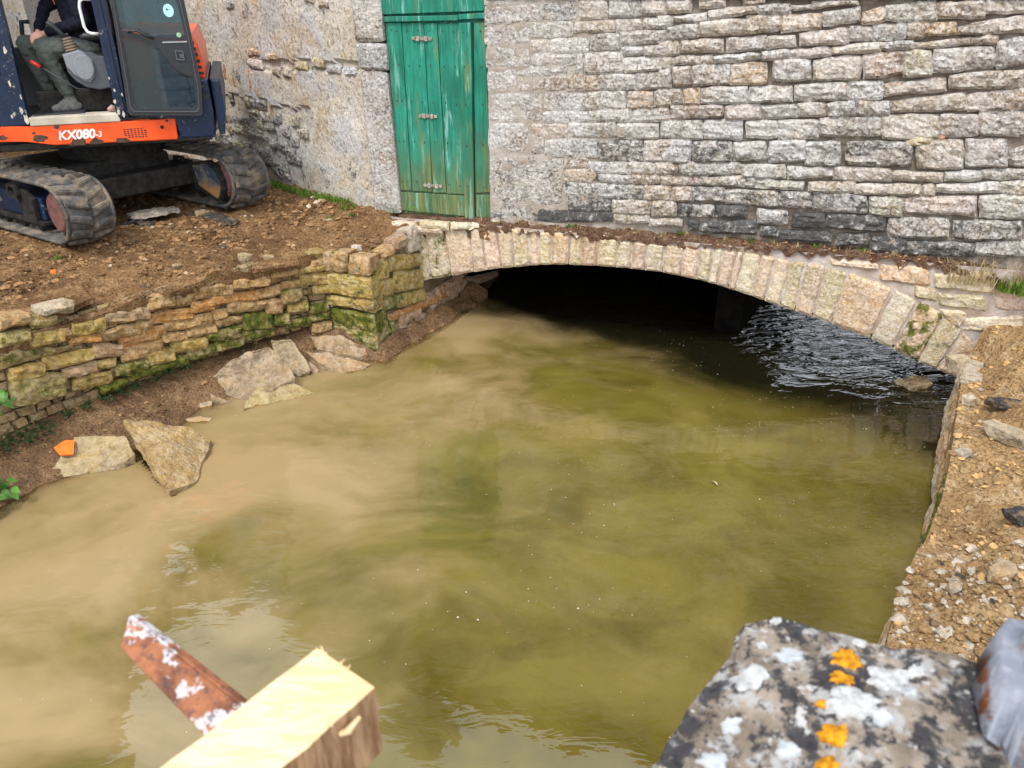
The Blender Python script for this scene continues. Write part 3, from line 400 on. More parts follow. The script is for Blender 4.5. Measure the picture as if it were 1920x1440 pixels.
# jamb blocks left of the door
for q, c in (([-1.40, 2.74, -1.09, 2.74, -1.05, 1.27, -1.37, 1.27], (.44, .41, .38, .3)), ([-1.42, 3.0, -1.08, 3.0, -1.08, 2.75, -1.40, 2.75], (.36, .36, .37, .45)), ([-1.42, 3.55, -1.10, 3.55, -1.10, 3.02, -1.42, 3.01], (.42, .38, .33, .4)), ([-1.42, 4.2, -1.10, 4.2, -1.10, 3.56, -1.42, 3.56], (.42, .38, .33, .3))):
    stone('jamb_block', q, facade_frame, bld, c, M['facade'], prot=.03, depth=.22, wob=.006, rough=.008, k=.04, moss=.2)
# ------------------------------------------------------------------ green plank door
def wood_mat(name, c1, c2, worn, bare, seed, moss=0.25):
    s = NT(name)
    tc = s.n('Mapping', {'Vector': s.pos, 'Rotation': (0, 0, YW), 'Scale': (14, 14, .8), 'Location': (seed, seed*2, 0)}).outputs[0]
    gr = s.noise(3.2, 8, 0.65, vec=tc, dist=0.6)
    c = s.mix(s.ramp(s.noise(2.0, 4, off=(seed, 0, 0)), .35, .65), c1, c2)
    c = s.mix(s.math('MULTIPLY', s.ramp(gr, .44, .62), .55), c, tuple(x*.42 for x in c1))
    st = s.noise(1.1, 6, 0.6, vec=s.n('Mapping', {'Vector': s.pos, 'Scale': (7, 7, 1.1), 'Location': (seed*3, 1, 2)}).outputs[0])
    c = s.mix(s.math('MULTIPLY', s.ramp(st, .52, .68), bare), c, (.20, .17, .04))
    zz = s.n('SeparateXYZ', {'Vector': s.pos}).outputs['Z']
    low = s.math('MULTIPLY', s.ramp(s.math('ADD', zz, s.math('MULTIPLY', st, -1.6)), .45, 1.55, 1, 0), .75)
    c = s.mix(low, c, s.mix(s.ramp(gr, .4, .6), (.055, .085, .028), (.21, .185, .055)))
    st2 = s.noise(1.6, 8, 0.7, vec=s.n('Mapping', {'Vector': s.pos, 'Scale': (12, 12, 1.2), 'Location': (seed*5, 4, 2)}).outputs[0])
    c = s.mix(s.math('MULTIPLY', s.ramp(st2, .54, .66), worn), c, (.18, .42, .36))
    sp = s.noise(90, 3, .6)
    c = s.mix(s.math('MULTIPLY', s.ramp(sp, .66, .72), .5), c, (.03, .05, .03))
    return s.pbr(c, .62, s.bump(gr, .55, .006), spec=.35)
G1, G2 = (.006, .150, .095), (.012, .225, .150)
GM = [wood_mat('green_door_paint_%d' % i, G1, G2, .55 if i < 3 else .8, .25+.35*(i % 3), i*1.7) for i in range(5)]
door = obj('door', [], [], GM[0], bld)
dm = bmesh.new(); bbox(dm, wf, -1.09, -.005, -.12, -.078, 1.24, 3.42); bmesh.ops.recalc_face_normals(dm, faces=dm.faces[:]); dm.to_mesh(door.data); dm.free()
TB = [(-1.094, -1.063), (-.916, -.922), (-.676, -.677), (-.531, -.516), (-.300, -.300)]
for i in range(4):
    a, b = TB[i], TB[i+1]; bm = bmesh.new(); g = .003
    bprism(bm, [(a[1]+g, 1.52), (b[1]-g, 1.53), (b[0]-g, 3.19), (a[0]+g, 3.185)], wf, -.077, -.045+random.uniform(-.003, .003), .004)
    bmobj('plank', bm, GM[i], door)
for pts, t1, k in (([(-.304, 1.27), (-.196, 1.27), (-.172, 3.20), (-.296, 3.19)], -.015, 4), ([(-.184, 1.55), (-.012, 1.57), (-.034, 3.20), (-.150, 3.20)], -.048, 1),
                   ([(-1.060, 1.30), (-.31, 1.29), (-.31, 1.512), (-1.064, 1.50)], -.040, 0), ([(-.186, 1.29), (-.010, 1.29), (-.010, 1.54), (-.186, 1.53)], -.055, 2)):
    bm = bmesh.new(); bprism(bm, pts, wf, -.077, t1, .004); bmobj('plank', bm, GM[k] , door)
for pts, t1, nm, k in (([(-1.10, 3.195), (-.305, 3.215), (-.302, 3.262), (-1.10, 3.245)], -.018, 'rail', 3), ([(-.299, 3.222), (-.028, 3.235), (-.026, 3.288), (-.297, 3.270)], -.02, 'rail', 4), ([(-1.10, 3.262), (-.026, 3.30), (-.02, 3.44), (-1.10, 3.43)], -.012, 'lintel', 3)):
    bm = bmesh.new(); bprism(bm, pts, wf, -.077, t1, .006); bmobj(nm, bm, GM[k], door)
mh = simple('pale_rusty_iron', (.27, .25, .20), .8, .3, .5, 40, .5)
for (a0, z0, a1, z1) in ((-.806, 3.049, -.585, 3.052), (-.783, 2.315, -.571, 2.316), (-.773, 1.597, -.553, 1.593)):
    bm = bmesh.new()
    for k in range(5):
        a = a0+(a1-a0)*k/5
        bbox(bm, wf, a, a+(a1-a0)/5-.006, -.045, -.030+(.006 if k % 2 else 0), z0-.015-(.008 if k % 2 else 0), z0+.015+(.008 if k % 2 else 0), .002)
    bmobj('hinge', bm, mh, door)
bm = bmesh.new()
for a in (-1.03, -.97, -.86, -.74, -.62, -.48, -.36, -.25, -.08):
    for zz in (1.62, 2.05, 2.45, 2.80, 3.12): btube(bm, [wf(a+random.uniform(-.01, .01), -.052 if not -.3 < a < -.18 else -.018, zz+random.uniform(-.02, .02)), wf(a, -.041 if not -.3 < a < -.18 else -.011, zz)], .006, 6)
o = bmobj('nails', bm, simple('rusty_nail', (.05, .05, .035), .7), door); o['kind'] = 'stuff'
box('threshold', wf, -1.08, 0.0, -.10, .03, 1.17, 1.262, M['soil'], bld, .01)
# ------------------------------------------------------------------ stone arch
arch = thing('stone_arch', wf(2, 0, 0), 'pale limestone arch of wedge stones spanning the dark water opening', 'arch')
vc = ['y', 'w', 'p', 'p', 'p', 't', 'y', 'p', 'y', 'o', 'y', 'o', 'y', 'w', 'p', 'w', 't', 'p', 'y', 'w', 'p', 'p', 'w', 'p', 't', 'y', 'p', 'y', 'o', 'w', 'o', 'y', 'o', 'y']
VC = dict(y=(.50, .41, .23, .05), w=(.62, .53, .39, .04), p=(.61, .43, .32, .05), t=(.58, .45, .30, .05), o=(.56, .34, .18, .06))
for i in range(len(VOUSS)-1):
    a, b = VOUSS[i], VOUSS[i+1]; g = .003
    if i == len(VOUSS)-5: g = .016
    up = .005*random.uniform(-1, 1)
    g -= .002; q = [a[2]+g, a[3]+up+.02, b[2]-g, b[3]+up+.02, b[0]-g, b[1], a[0]+g, a[1]]
    stone('wedge_stone', q, arch_frame, arch, VC[vc[i % len(vc)]], M['vouss'], prot=.03*random.uniform(.7, 1.3), depth=.34, wob=.007, rough=.008, k=.04, moss={0: .55, 1: .62, 30: .75, 31: .55, 32: .5, 29: .2}.get(i, .12 if random.random() < .4 else 0))
def intr(s): return interp(s, IS, IZ)
v_, f_ = grid(arch_frame, -1.30, 6.2, -.3, 1.24, .04, .03, lambda u, v: .004+.010*fr((u*6, v*6, 1), 1, 4), keep=lambda u, v: (v > intr(u)+.06 if -.9 < u < 4.84 else True) and not (u < -.9 and v < .5))
obj('spandrel_mortar', v_, f_, M['archmortar'], arch)
SC_ = dict(FC); SC_.update(VC)
SPANDREL += [('p', [4.88, 1.08, 5.35, 1.10, 5.35, .87, 4.9, .86]), ('t', [4.46, .81, 4.70, .80, 4.68, .64, 4.60, .66]), ('p', [3.42, 1.205, 3.84, 1.20, 3.86, 1.13, 3.45, 1.12]), ('t', [-.78, 1.235, -.45, 1.24, -.45, 1.16, -.78, 1.15]), ('w', [-.42, 1.24, -.12, 1.25, -.12, 1.20, -.42, 1.18])]
for c, q in SPANDREL:
    stone('spandrel_stone', q, (lambda u, v, h: wf(u, .03+h+(.07 if u < -.2 else 0), v)), arch, SC_[c], M['vouss'], prot=.035, depth=.16, wob=.014, rough=.016, moss=.15, shrink=-.02)
BD = Vector((.45, .893, 0)).normalized(); VL = .85
v_, f_ = [], []
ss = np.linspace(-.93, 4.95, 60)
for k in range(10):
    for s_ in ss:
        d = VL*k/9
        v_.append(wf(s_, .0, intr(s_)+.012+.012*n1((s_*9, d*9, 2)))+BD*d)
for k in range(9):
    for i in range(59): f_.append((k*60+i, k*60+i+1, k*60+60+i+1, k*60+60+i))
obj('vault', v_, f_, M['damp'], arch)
# hollow behind the arch: side walls, back wall, ceiling, added to keep light out
def wallbox(name, A, B, th, z0, z1, mat, parent):
    f = line_frame(A, B); L = math.hypot(B[0]-A[0], B[1]-A[1]); return box(name, lambda a, b, c: f(a, c, b), 0, L, -th, 0, z0, z1, mat, parent)
wallbox('chamber_wall', (-.58, 9.26), (.75, 11.9), .3, -.9, 2.2, M['shade_black'], arch)
wallbox('chamber_wall', (.5, 11.75), (4.1, 10.75), .3, -.9, 2.2, M['shade_black'], arch)
wallbox('chamber_wall', (3.95, 10.9), (2.32, 8.1), .3, -.9, 2.2, M['shade_black'], arch)
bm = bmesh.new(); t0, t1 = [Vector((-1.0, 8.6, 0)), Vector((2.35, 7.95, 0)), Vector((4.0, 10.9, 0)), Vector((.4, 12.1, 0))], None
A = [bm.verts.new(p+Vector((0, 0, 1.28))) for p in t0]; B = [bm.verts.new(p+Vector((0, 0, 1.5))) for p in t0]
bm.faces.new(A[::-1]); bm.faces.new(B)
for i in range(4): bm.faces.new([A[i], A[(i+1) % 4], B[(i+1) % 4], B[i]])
bmobj('chamber_ceiling', bm, M['shade_black'], arch)
stone('pier_stone', [-.12, .86, .12, .86, .14, .58, -.15, .58], line_frame((2.28, 8.05), (2.58, 8.03)), arch, (.12, .09, .07, .3), M['dry'], prot=.05, depth=.3)
# ------------------------------------------------------------------ abutment (corner blocks and the side wall running under the arch)
ab = thing('stone_abutment', (-1.5, 7.6, -.2), 'mossy square corner blocks of the abutment left of the arch', 'abutment')
v_, f_ = grid(qface, 0.02, .50, -.5, 1.08, .05, .05, lambda u, v: -.03+.012*fr((u*8, v*8, 4), 1, 3)); obj('core_face', v_, f_, M['earthfill'], ab)
v_, f_ = grid(qside, .04, 2.1, -.5, 1.02, .05, .05, lambda u, v: -.03+.012*fr((u*8, v*8, 5), 1, 3)); obj('core_face', v_, f_, M['damp'], ab)
QFACE.append(('m', [.0, .30, .535, .29, .535, .04, .0, .05]))
QSIDE += [('m', [.02, .36, .46, .30, .46, .10, .02, .10]), ('p', [.48, .30, .92, .24, .92, .03, .48, .05]), ('t', [.29, 1.07, .50, 1.09, .50, .99, .29, 1.0]), ('p', [.52, 1.12, .75, 1.15, .75, 1.01, .52, 1.02]), ('w', [.77, 1.17, 1.0, 1.19, 1.0, .90, .77, .92]), ('y', [.85, .88, 1.02, .84, 1.02, .70, .85, .74])]
for c, q in QFACE:
    q = [min(max(x, -.05), .57) if i % 2 == 0 else x for i, x in enumerate(q)]; q = [(-.05 if i % 2 == 0 and x < .12 else (.57 if i % 2 == 0 and x > .5 else x)) for i, x in enumerate(q)]; c = 'y' if c == 'w' else ('t' if c == 'o' else c)
    c0 = RC[c]; stone('corner_block', q, qface, ab, c0[:4], M['block'], prot=.04, depth=.18, wob=.012, rough=.022, k=.08, moss=max(c0[4], .55), shrink=-.01)
for c, q in QSIDE:
    c0 = RC[c]; stone('side_block', q, qside, ab, c0[:4], M['block'], prot=.04, depth=.14, wob=.012, rough=.02, k=.08, moss=c0[4]*1.1, shrink=-.02)
for k in range(6):   # courses further in, under the vault
    for r_, (za, zb) in enumerate(((.36, .50), (.20, .34), (.03, .18))):
        u = .95+r_*.1+k*.22
        if u+.2 < 2.1 and r_ > 0: stone('side_block', [u, zb, u+.205, zb, u+.205, za, u, za], qside, ab, RC['p'][:4], M['block'], prot=.03, depth=.1, rough=.012)
# ------------------------------------------------------------------ plastered wall on the left
def plaster_mat():
    s = NT('weathered_render')
    c = s.mix(s.ramp(s.noise(1.3, 7, .62), .36, .64), (.58, .49, .37), (.70, .65, .56))
    c = s.mix(s.math('MULTIPLY', s.ramp(s.noise(2.1, 7, .65, off=(4, 2, 7)), .46, .60), .85), c, (.56, .555, .56))
    c = s.mix(s.math('MULTIPLY', s.ramp(s.noise(3.1, 6, .6, off=(1, 8, 2)), .55, .68), .6), c, (.52, .36, .16))
    c = s.mix(s.math('MULTIPLY', s.ramp(s.noise(5.5, 10, .72, off=(7, 2, 2)), .55, .66), .85), c, (.10, .095, .095))
    c = s.mix(s.math('MULTIPLY', s.ramp(s.noise(30, 6, .7), .50, .60), .7), c, s.mix(1.0, c, (.38, .36, .33), 'MULTIPLY'))
    c = s.mix(s.math('MULTIPLY', s.ramp(s.noise(22, 6, .7, off=(2, 2, 2)), .52, .62), .6), c, (.70, .68, .64))
    return s.pbr(c, .95, s.bump(s.math('ADD', s.noise(24, 10, .72), s.noise(70, 4, .7)), 1.0, .022), spec=.12)
M['plaster'] = plaster_mat()
M['plstone'] = stone_mat('exposed_rubble', lich=.5, ochre=.4, sp=44)
pw = thing('plastered_wall', pf(2, 1.2, 0), 'weathered cream and grey rendered wall behind the excavator', 'wall')
def fallen(u, v):   # where the render has dropped off
    z1 = 1 if (1.1+.25*n1((u*2, v*3, 1)) < u and v < 2.25+.12*n1((u*3, 2, 1))) else 0
    z2 = 1 if abs(v-(2.72+.06*(1-u)+.05*n1((u*4, 1, 1)))) < .055 and -.1 < u < 2.4 else 0
    return max(z1*.8, z2)
ph = lambda u, v: .02*fr((u*2.2, v*2.2, 9), 1, 6)+.006*fr((u*18, v*18, 2), 1, 3)-.035*fallen(u, v)
v_, f_ = grid(pf, -.02, 5.6, .9, 3.7, .03, .03, ph); obj('render', v_, f_, M['plaster'], pw)
pfb = lambda a, b, c: pf(a, c, b)
prism('wall_core', [(.0, .9), (10, .9), (10, 4.6), (4.2, 8.4), (.0, 8.4)], pfb, -.55, -.07, M['plaster'], pw); prism('wall_core', [(5.6, .9), (10, .9), (10, 4.6), (5.6, 7.4)], pfb, -.069, 0, M['plaster'], pw); prism('wall_core', [(0, 3.7), (5.6, 3.7), (5.6, 7.4), (4.2, 8.4), (0, 8.4)], pfb, -.069, 0, M['plaster'], pw)
box('wall_return', pfb, -.14, -.005, -.5, -.02, .9, 4.9, M['plaster'], pw)
z = 1.34
while z < 2.22:
    hz = random.uniform(.06, .14); u = 1.2+random.uniform(-.1, .4)
    while u < 4.3:
        wu = random.uniform(.10, .34); ja, jb = random.uniform(-.02, .02), random.uniform(-.02, .02)
        if random.random() < .6: stone('rubble_stone', [u+wu, z+hz-.008+ja, u, z+hz-.008+jb, u+.005, z+jb, u+wu, z+.004+ja], pf, pw, random.choice([(.36, .35, .35, .62), (.46, .43, .39, .55), (.52, .45, .35, .4)]), M['plstone'], prot=.010, depth=.06, wob=.02, rough=.022, k=.2)
        u += wu+.015
    z += hz+.008
for u, zz, wu, hz, c in ((2.02, 2.74, .30, .10, (.42, .24, .13, .1)), (1.66, 2.72, .2, .1, (.52, .40, .24, .1)), (2.0, 2.60, .34, .13, (.56, .50, .42, .1)), (1.62, 2.55, .2, .12, (.50, .44, .36, .1)), (1.38, 2.56, .2, .12, (.46, .40, .3, .1)), (1.05, 2.66, .25, .1, (.46, .38, .2, .2)), (.72, 2.70, .22, .12, (.42, .36, .2, .2)), (.40, 2.66, .28, .10, (.36, .36, .36, .3)), (.12, 2.66, .22, .1, (.38, .38, .38, .3)), (2.45, 3.25, .2, .1, (.3, .3, .3, .5)), (.5, 3.3, .2, .09, (.5, .44, .36, .1)), (.75, 3.34, .2, .1, (.5, .44, .36, .1))):
    stone('rubble_stone', [u+wu, zz+hz, u, zz+hz, u, zz, u+wu, zz], pf, pw, c, M['plstone'], prot=.03, depth=.06, wob=.02, rough=.014, k=.3)
mb = simple('old_red_brick', (.42, .17, .06), .9, .1, .35, 30, .6)
for i, (u, zz, wu, hz) in enumerate(((2.75, 2.36, .05, .22), (2.35, 2.33, .05, .26), (2.18, 2.28, .04, .2), (1.95, 2.1, .035, .25), (2.95, 2.42, .06, .2), (3.12, 2.4, .05, .24), (3.3, 2.4, .05, .22))):
    q = [u+wu, zz+hz, u, zz+hz, u, zz, u+wu, zz]
    stone('brick', q, pf, pw, (.5, .22, .08, .05), M['plstone'], prot=.008, depth=.05, wob=.014, rough=.008)
# unseen tall house added on the left, shaped to block sky in the water's reflection
hs_ = thing('house', (-11.5, 7, 1.2), 'unseen tall rendered house added left of the yard to block reflected sky', 'house')
HB = lambda a, b, c: Vector((-9.2-b, 4+a, c))
prism('wall', [(0, .9), (14, .9), (14, 7.6), (7, 12.0), (0, 7.6)], HB, 0, 5, M['plaster'], hs_)
prism('roof', [(-.4, 7.4), (7, 12.05), (14.4, 7.4), (14.4, 7.62), (7, 12.27), (-.4, 7.62)], HB, -.3, 5.3, simple('old_roof_tile', (.20, .09, .05), .9), hs_)
for a in (1.6, 4.3, 7.0):
    for c in (2.3, 5.2): box('window', HB, a, a+1.0, -.03, .05, c, c+1.5, M['dark'], hs_)
# ------------------------------------------------------------------ dry stone retaining wall on the left bank
rw = thing('retaining_wall', (-3.2, 6.6, 0), 'mossy ochre dry stone retaining wall along the left bank', 'wall')
v_, f_ = grid(rf, -.05, PLL[5], -.6, 1.02, .05, .05, lambda u, v: -.11+.02*fr((u*6, v*6, 4), 1, 4)); obj('earth_backing', v_, f_, M['earthfill'], rw)
for c, q in RETAIN:
    c0 = RC[c]
    q = [max(x, -.03) if i % 2 == 0 else x for i, x in enumerate(q)]
    stone('wall_stone', q, rf, rw, c0[:4], M['dry'], prot=random.uniform(.02, .065), depth=.18, wob=.016, rough=.028, cell=.022, k=.16, moss=min(1, c0[4]*.85+(.18 if q[1] < .66 else .0)), shrink=-.024)
v_, f_ = [], []
for row in range(9):     # smaller packing stones seen in the joints, and the wall beyond the picture
    z = .30+row*.088; u = random.uniform(-.05, .1)
    while u < PLL[6]-.3:
        wu = random.uniform(.09, .2) if u < 4.2 else random.uniform(.18, .4); hb_ = -.05 if u < 3.6 else .03
        b0 = len(v_); pts = [(u, z), (u+wu-.012, z), (u+wu-.012, z+.078), (u, z+.078)]; cx, cz = u+wu/2, z+.039
        for hh, kk in ((-.10, 1), (hb_-.012, .98), (hb_, .7)):
            for (a, b) in pts: v_.append(rf(cx+(a-cx)*kk+random.uniform(-.016, .016), cz+(b-cz)*kk+random.uniform(-.014, .014), hh+random.uniform(-.014, .014)))
        for r_ in range(2):
            for k in range(4): f_.append((b0+r_*4+k, b0+r_*4+(k+1) % 4, b0+r_*4+4+(k+1) % 4, b0+r_*4+4+k))
        f_.append((b0+8, b0+9, b0+10, b0+11)); u += wu
o = obj('packing_stones', v_, f_, M['dry'], rw); o.color = (.30, .21, .11, .2); o['moss'] = .45; o['kind'] = 'stuff'
# ------------------------------------------------------------------ land: height fields cut to an outline
def idw(pts):
    P = np.array([p[:2] for p in pts]); Z = np.array([p[2] for p in pts])
    def f(x, y):
        d = np.hypot(P[:, 0]-x, P[:, 1]-y)+1e-4; w_ = d**-3.0; return float((w_*Z).sum()/w_.sum())
    return f
def inside(p, poly):
    c = False; n = len(poly); x, y = p
    for i in range(n):
        x1, y1 = poly[i]; x2, y2 = poly[(i+1) % n]
        if (y1 > y) != (y2 > y) and x < (x2-x1)*(y-y1)/(y2-y1)+x1: c = not c
    return c
def nearest(p, poly):
    best = None; n = len(poly); x, y = p
    for i in range(n):
        x1, y1 = poly[i]; x2, y2 = poly[(i+1) % n]; dx, dy = x2-x1, y2-y1
        t = max(0, min(1, ((x-x1)*dx+(y-y1)*dy)/(dx*dx+dy*dy+1e-12))); q = (x1+dx*t, y1+dy*t); d = (q[0]-x)**2+(q[1]-y)**2
        if best is None or d < best[0]: best = (d, q)
    return best[1]
def terrain(name, poly, hfun, cell, mat, skirt=.3):
    xs = [p[0] for p in poly]; ys = [p[1] for p in poly]
    nx, ny = int((max(xs)-min(xs))/cell)+2, int((max(ys)-min(ys))/cell)+2; x0, y0 = min(xs)-cell/2, min(ys)-cell/2
    ins = {}; 
    for j in range(ny+1):
        for i in range(nx+1): ins[i, j] = inside((x0+i*cell, y0+j*cell), poly)
    V_, F_, ix = [], [], {}
    def vert(i, j):
        if (i, j) not in ix:
            p = (x0+i*cell, y0+j*cell)
            if not ins[i, j]: p = nearest(p, poly)
            ix[i, j] = len(V_); V_.append((p[0], p[1], hfun(*p)))
        return ix[i, j]
    for j in range(ny):
        for i in range(nx):
            q = [(i, j), (i+1, j), (i+1, j+1), (i, j+1)]
            if sum(ins[k] for k in q) >= 1: F_.append(tuple(vert(*k) for k in q))
    ec = {}
    for f in F_:
        for a, b in zip(f, f[1:]+f[:1]): ec[(a, b)] = 1
    low = {}
    def lv(a):
        if a not in low: low[a] = len(V_); V_.append((V_[a][0]+.02*n1(Vector(V_[a])*9), V_[a][1]+.02*n1(Vector(V_[a])*9+Vector((5, 0, 0))), V_[a][2]-skirt))
        return low[a]
    for (a, b) in list(ec):
        if (b, a) not in ec: F_.append((b, a, lv(a), lv(b)))
    return obj(name, V_, F_, mat)
def edge_pts(off, u0, u1, step):
    out = []
    u = u0
    while u <= u1+1e-6:
        p, n = pl_at(u); out.append((p.x+n.x*off, p.y+n.y*off)); u += step
    return out
LCP = [(-1.9, 7.75, 1.07), (-2.5, 7.32, 1.03), (-3.1, 6.72, 1.02), (-3.7, 6.0, 1.04), (-4.2, 5.3, 1.06), (-5, 3.9, 1.1), (-2.3, 7.9, 1.17), (-3.0, 7.3, 1.18), (-3.6, 6.9, 1.20), (-4.2, 6.5, 1.22), (-4.6, 7.0, 1.25), (-4.5, 7.5, 1.27),
       (-5.2, 7.7, 1.28), (-3.1, 8.6, 1.27), (-3.9, 8.4, 1.27), (-5.5, 9, 1.28), (-3.0, 9.5, 1.28), (-2.1, 9.0, 1.30), (-1.5, 8.5, 1.30), (-1.1, 8.35, 1.20), (-.4, 8.1, 1.24), (-1.5, 8.0, 1.11), (-1.6, 7.6, 1.07), (-1.35, 7.8, 1.08), (-1.2, 8.15, 1.12), (-7, 7, 1.28), (-8, 10, 1.3), (-6, 4.5, 1.2)]
lz = idw(LCP)
def lh(x, y):
    z = lz(x, y)
    a = .035+.02*max(0, n1((x, y, 5)))
    z += a*fr((x*2.3, y*2.3, .5), 1, 5)+.022*fr((x*8, y*8, 3), .8, 4)+.018*max(0, fr((x*15, y*15, 7), .9, 3))-.012*abs(n1((x*17, y*17, 4)))
    # ruts left by the tracks
    return z
left_poly = [(-1.45, 7.46), (-1.93, 7.70)]+edge_pts(-.02, .12, PLL[6]-.5, .25)+[(-12, .5), (-12, 14)]
left_poly += [tuple(pf(9, 0, -.1)[:2]), tuple(pf(0, 0, -.1)[:2]), tuple(wf(-1.38, -.1, 0)[:2]), tuple(wf(0, -.1, 0)[:2]), tuple(wf(0, .045, 0)[:2]), tuple(wf(-.9, .045, 0)[:2])]
bank = tag(terrain('earth_bank', left_poly, lh, .035, M['dirt'], .14), kind='structure')
# mud slope between retaining wall foot and water
mud_poly = edge_pts(-.12, -.1, PLL[6]-.5, .25)[::-1]+[(-1.40, 7.40), (-1.0, 8.2), (-.5, 9.2), (-.3, 9.1), (-.75, 8.1), (-1.2, 7.45), (-1.25, 7.1), (-1.9, 6.95), (-2.4, 6.4), (-2.6, 5.6), (-2.9, 4.9), (-3.3, 4.3), (-4.2, 3.3), (-4.8, 2.0), (-4.8, 1.5)]
WLN = [(-.36, 8.95), (-.90, 8.12), (-1.18, 7.62), (-1.34, 7.33), (-1.86, 7.34), (-2.25, 7.10), (-2.63, 6.70), (-2.9, 6.42), (-3.1, 5.95), (-3.44, 5.45), (-3.80, 5.12), (-4.05, 4.6), (-4.6, 3.8), (-5.0, 2)]
def mh_(x, y):
    # signed distance from the water line: land side rises steeply to the wall foot, water side falls away
    q = None
    for a, b in zip(WLN, WLN[1:]):
        dx, dy = b[0]-a[0], b[1]-a[1]; L2 = dx*dx+dy*dy; t = max(0, min(1, ((x-a[0])*dx+(y-a[1])*dy)/L2))
        ex, ey = x-a[0]-dx*t, y-a[1]-dy*t; d = math.hypot(ex, ey); sg = 1 if (dx*ey-dy*ex) < 0 else -1
        if q is None or d < q[0]: q = (d, sg)
    d = q[0]*q[1]
    k = .62+.9*math.exp(-((x+1.35)**2+(y-7.65)**2)/.35); z = .0+d*k if d > 0 else .0+d*.6
    z = min(z, .30)
    return z+.04*fr((x*4, y*4, 2), 1, 5)+.022*fr((x*11, y*11, 2), .8, 4)
mud = tag(terrain('mud_slope', mud_poly, mh_, .045, M['mud'], .3), kind='structure')
# right bank
RB = [(4.12, 6.30), (3.95, 6.0), (3.50, 5.24), (3.24, 4.80), (3.02, 4.42), (2.80, 4.07), (2.56, 3.75), (2.24, 3.34), (2.0, 3.0), (1.5, 2.2), (.9, 1.2), (.7, .95), (.7, -3)]
RCP = [(4.1, 6.3, .42), (3.9, 5.9, .50), (3.5, 5.25, .56), (3.02, 4.42, .58), (2.6, 3.8, .52), (2.24, 3.34, .66), (1.9, 2.8, .68), (4.6, 6.35, .72), (4.9, 6.2, .86), (5.6, 6.1, 1.05), (4.3, 5.6, .72), (3.9, 4.8, .74), (3.4, 4.1, .72), (3.0, 3.4, .74), (2.6, 2.9, .84), (4.5, 4.0, .8), (6, 4, .9), (3, 1, .9), (1, 0, .9), (5.2, 6.4, 1.0)]
rz_ = idw(RCP)
def rh(x, y): return rz_(x, y)+.03*fr((x*5, y*5, 1), .8, 4)+.055*fr((x*2.6, y*2.6, 7), 1, 5)+.028*fr((x*8, y*8, 3), .8, 4)+.022*max(0, fr((x*16, y*16, 7), .9, 3))-.02*abs(n1((x*14, y*14, 4)))
rpoly = RB+[(9, -3), (9, 5.3)]+[tuple(wf(5.6, .02, 0)[:2]), tuple(wf(4.9, .02, 0)[:2])]
rbank = tag(terrain('rubble_bank', rpoly, rh, .035, M['dirt_r'], .5), kind='structure')
rbw = thing('bank_wall', (3, 4.4, -.3), 'low stone edge of the right bank rising from the water', 'wall')
RBL = [0.0]
for a, b in zip(RB, RB[1:]): RBL.append(RBL[-1]+math.hypot(b[0]-a[0], b[1]-a[1]))
def rbf(u, v, h):
    i = 0
    while i < len(RB)-2 and u > RBL[i+1]: i += 1
    a, b = Vector(RB[i]), Vector(RB[i+1]); d = (b-a).normalized(); p = a+d*(u-RBL[i]); n = Vector((d.y, -d.x)); h -= v*.04
    return Vector((p.x+n.x*h, p.y+n.y*h, v))
v_, f_ = grid(rbf, 0, RBL[9], -.95, .5, .08, .08, lambda u, v: -.03+.02*fr((u*5, v*5, 4), 1, 3)); obj('earth_backing', v_, f_, M['earthfill'], rbw)
z = -.25
for hz in (.22, .2, .2, .16):
    u = random.uniform(0, .1)
    while u < 4.3:
        wu = random.uniform(.22, .5)
        stone('edge_stone', [u, z+hz-.015, u+wu-.012, z+hz-.015, u+wu-.012, z, u, z], rbf, rbw, random.choice([RC['t'], RC['p'], RC['w']])[:4], M['dry'], prot=random.uniform(.02, .05), depth=.14, rough=.018, moss=.95 if 2.1 < u+wu/2 < 3.1 and z > .05 else random.choice([.1, .3]))
        u += wu
    z += hz
# strip of dark soil on the ledge between arch and wall
def ledge(u, v, h):
    zb = interp(u, [-.95, 0, 3.5, 4.2, 5.2], [1.235, 1.295, 1.300, 1.290, 1.20]); za = interp(u, [-.95, 2.6, 3.2, 4.06, 4.6, 4.9, 5.2], [1.19, 1.240, 1.250, 1.245, 1.20, 1.10, 1.06])
    nz = fr((u*7, v*3, 6), 1, 4)
    t = -.03+.085*v+.030*nz*v+.02*n1((u*23, v*5, 2))*v; z = zb+.03*nz-(zb-za)*(v**1.6)-.05*max(0, v-.7)*max(0, fr((u*11, 1, 1), 1, 3)+.25)*7+h
    return wf(u, t, z)
v_, f_ = grid(ledge, -1.0, 5.3, 0, 1, .035, .125, lambda u, v: 0)
obj('soil_ledge', v_, f_, M['soil'], arch)
# far bank seen only past the arch
v_, f_ = grid(lambda u, v, h: Vector((u, v, h)), -60, 60, 14, 80, 2, 2, lambda u, v: .25+.3*n1((u*.2, v*.2, 1))+min(1, (v-14)*.2)*.4)
tag(obj('far_bank', v_, f_, M['dirt']), kind='structure')
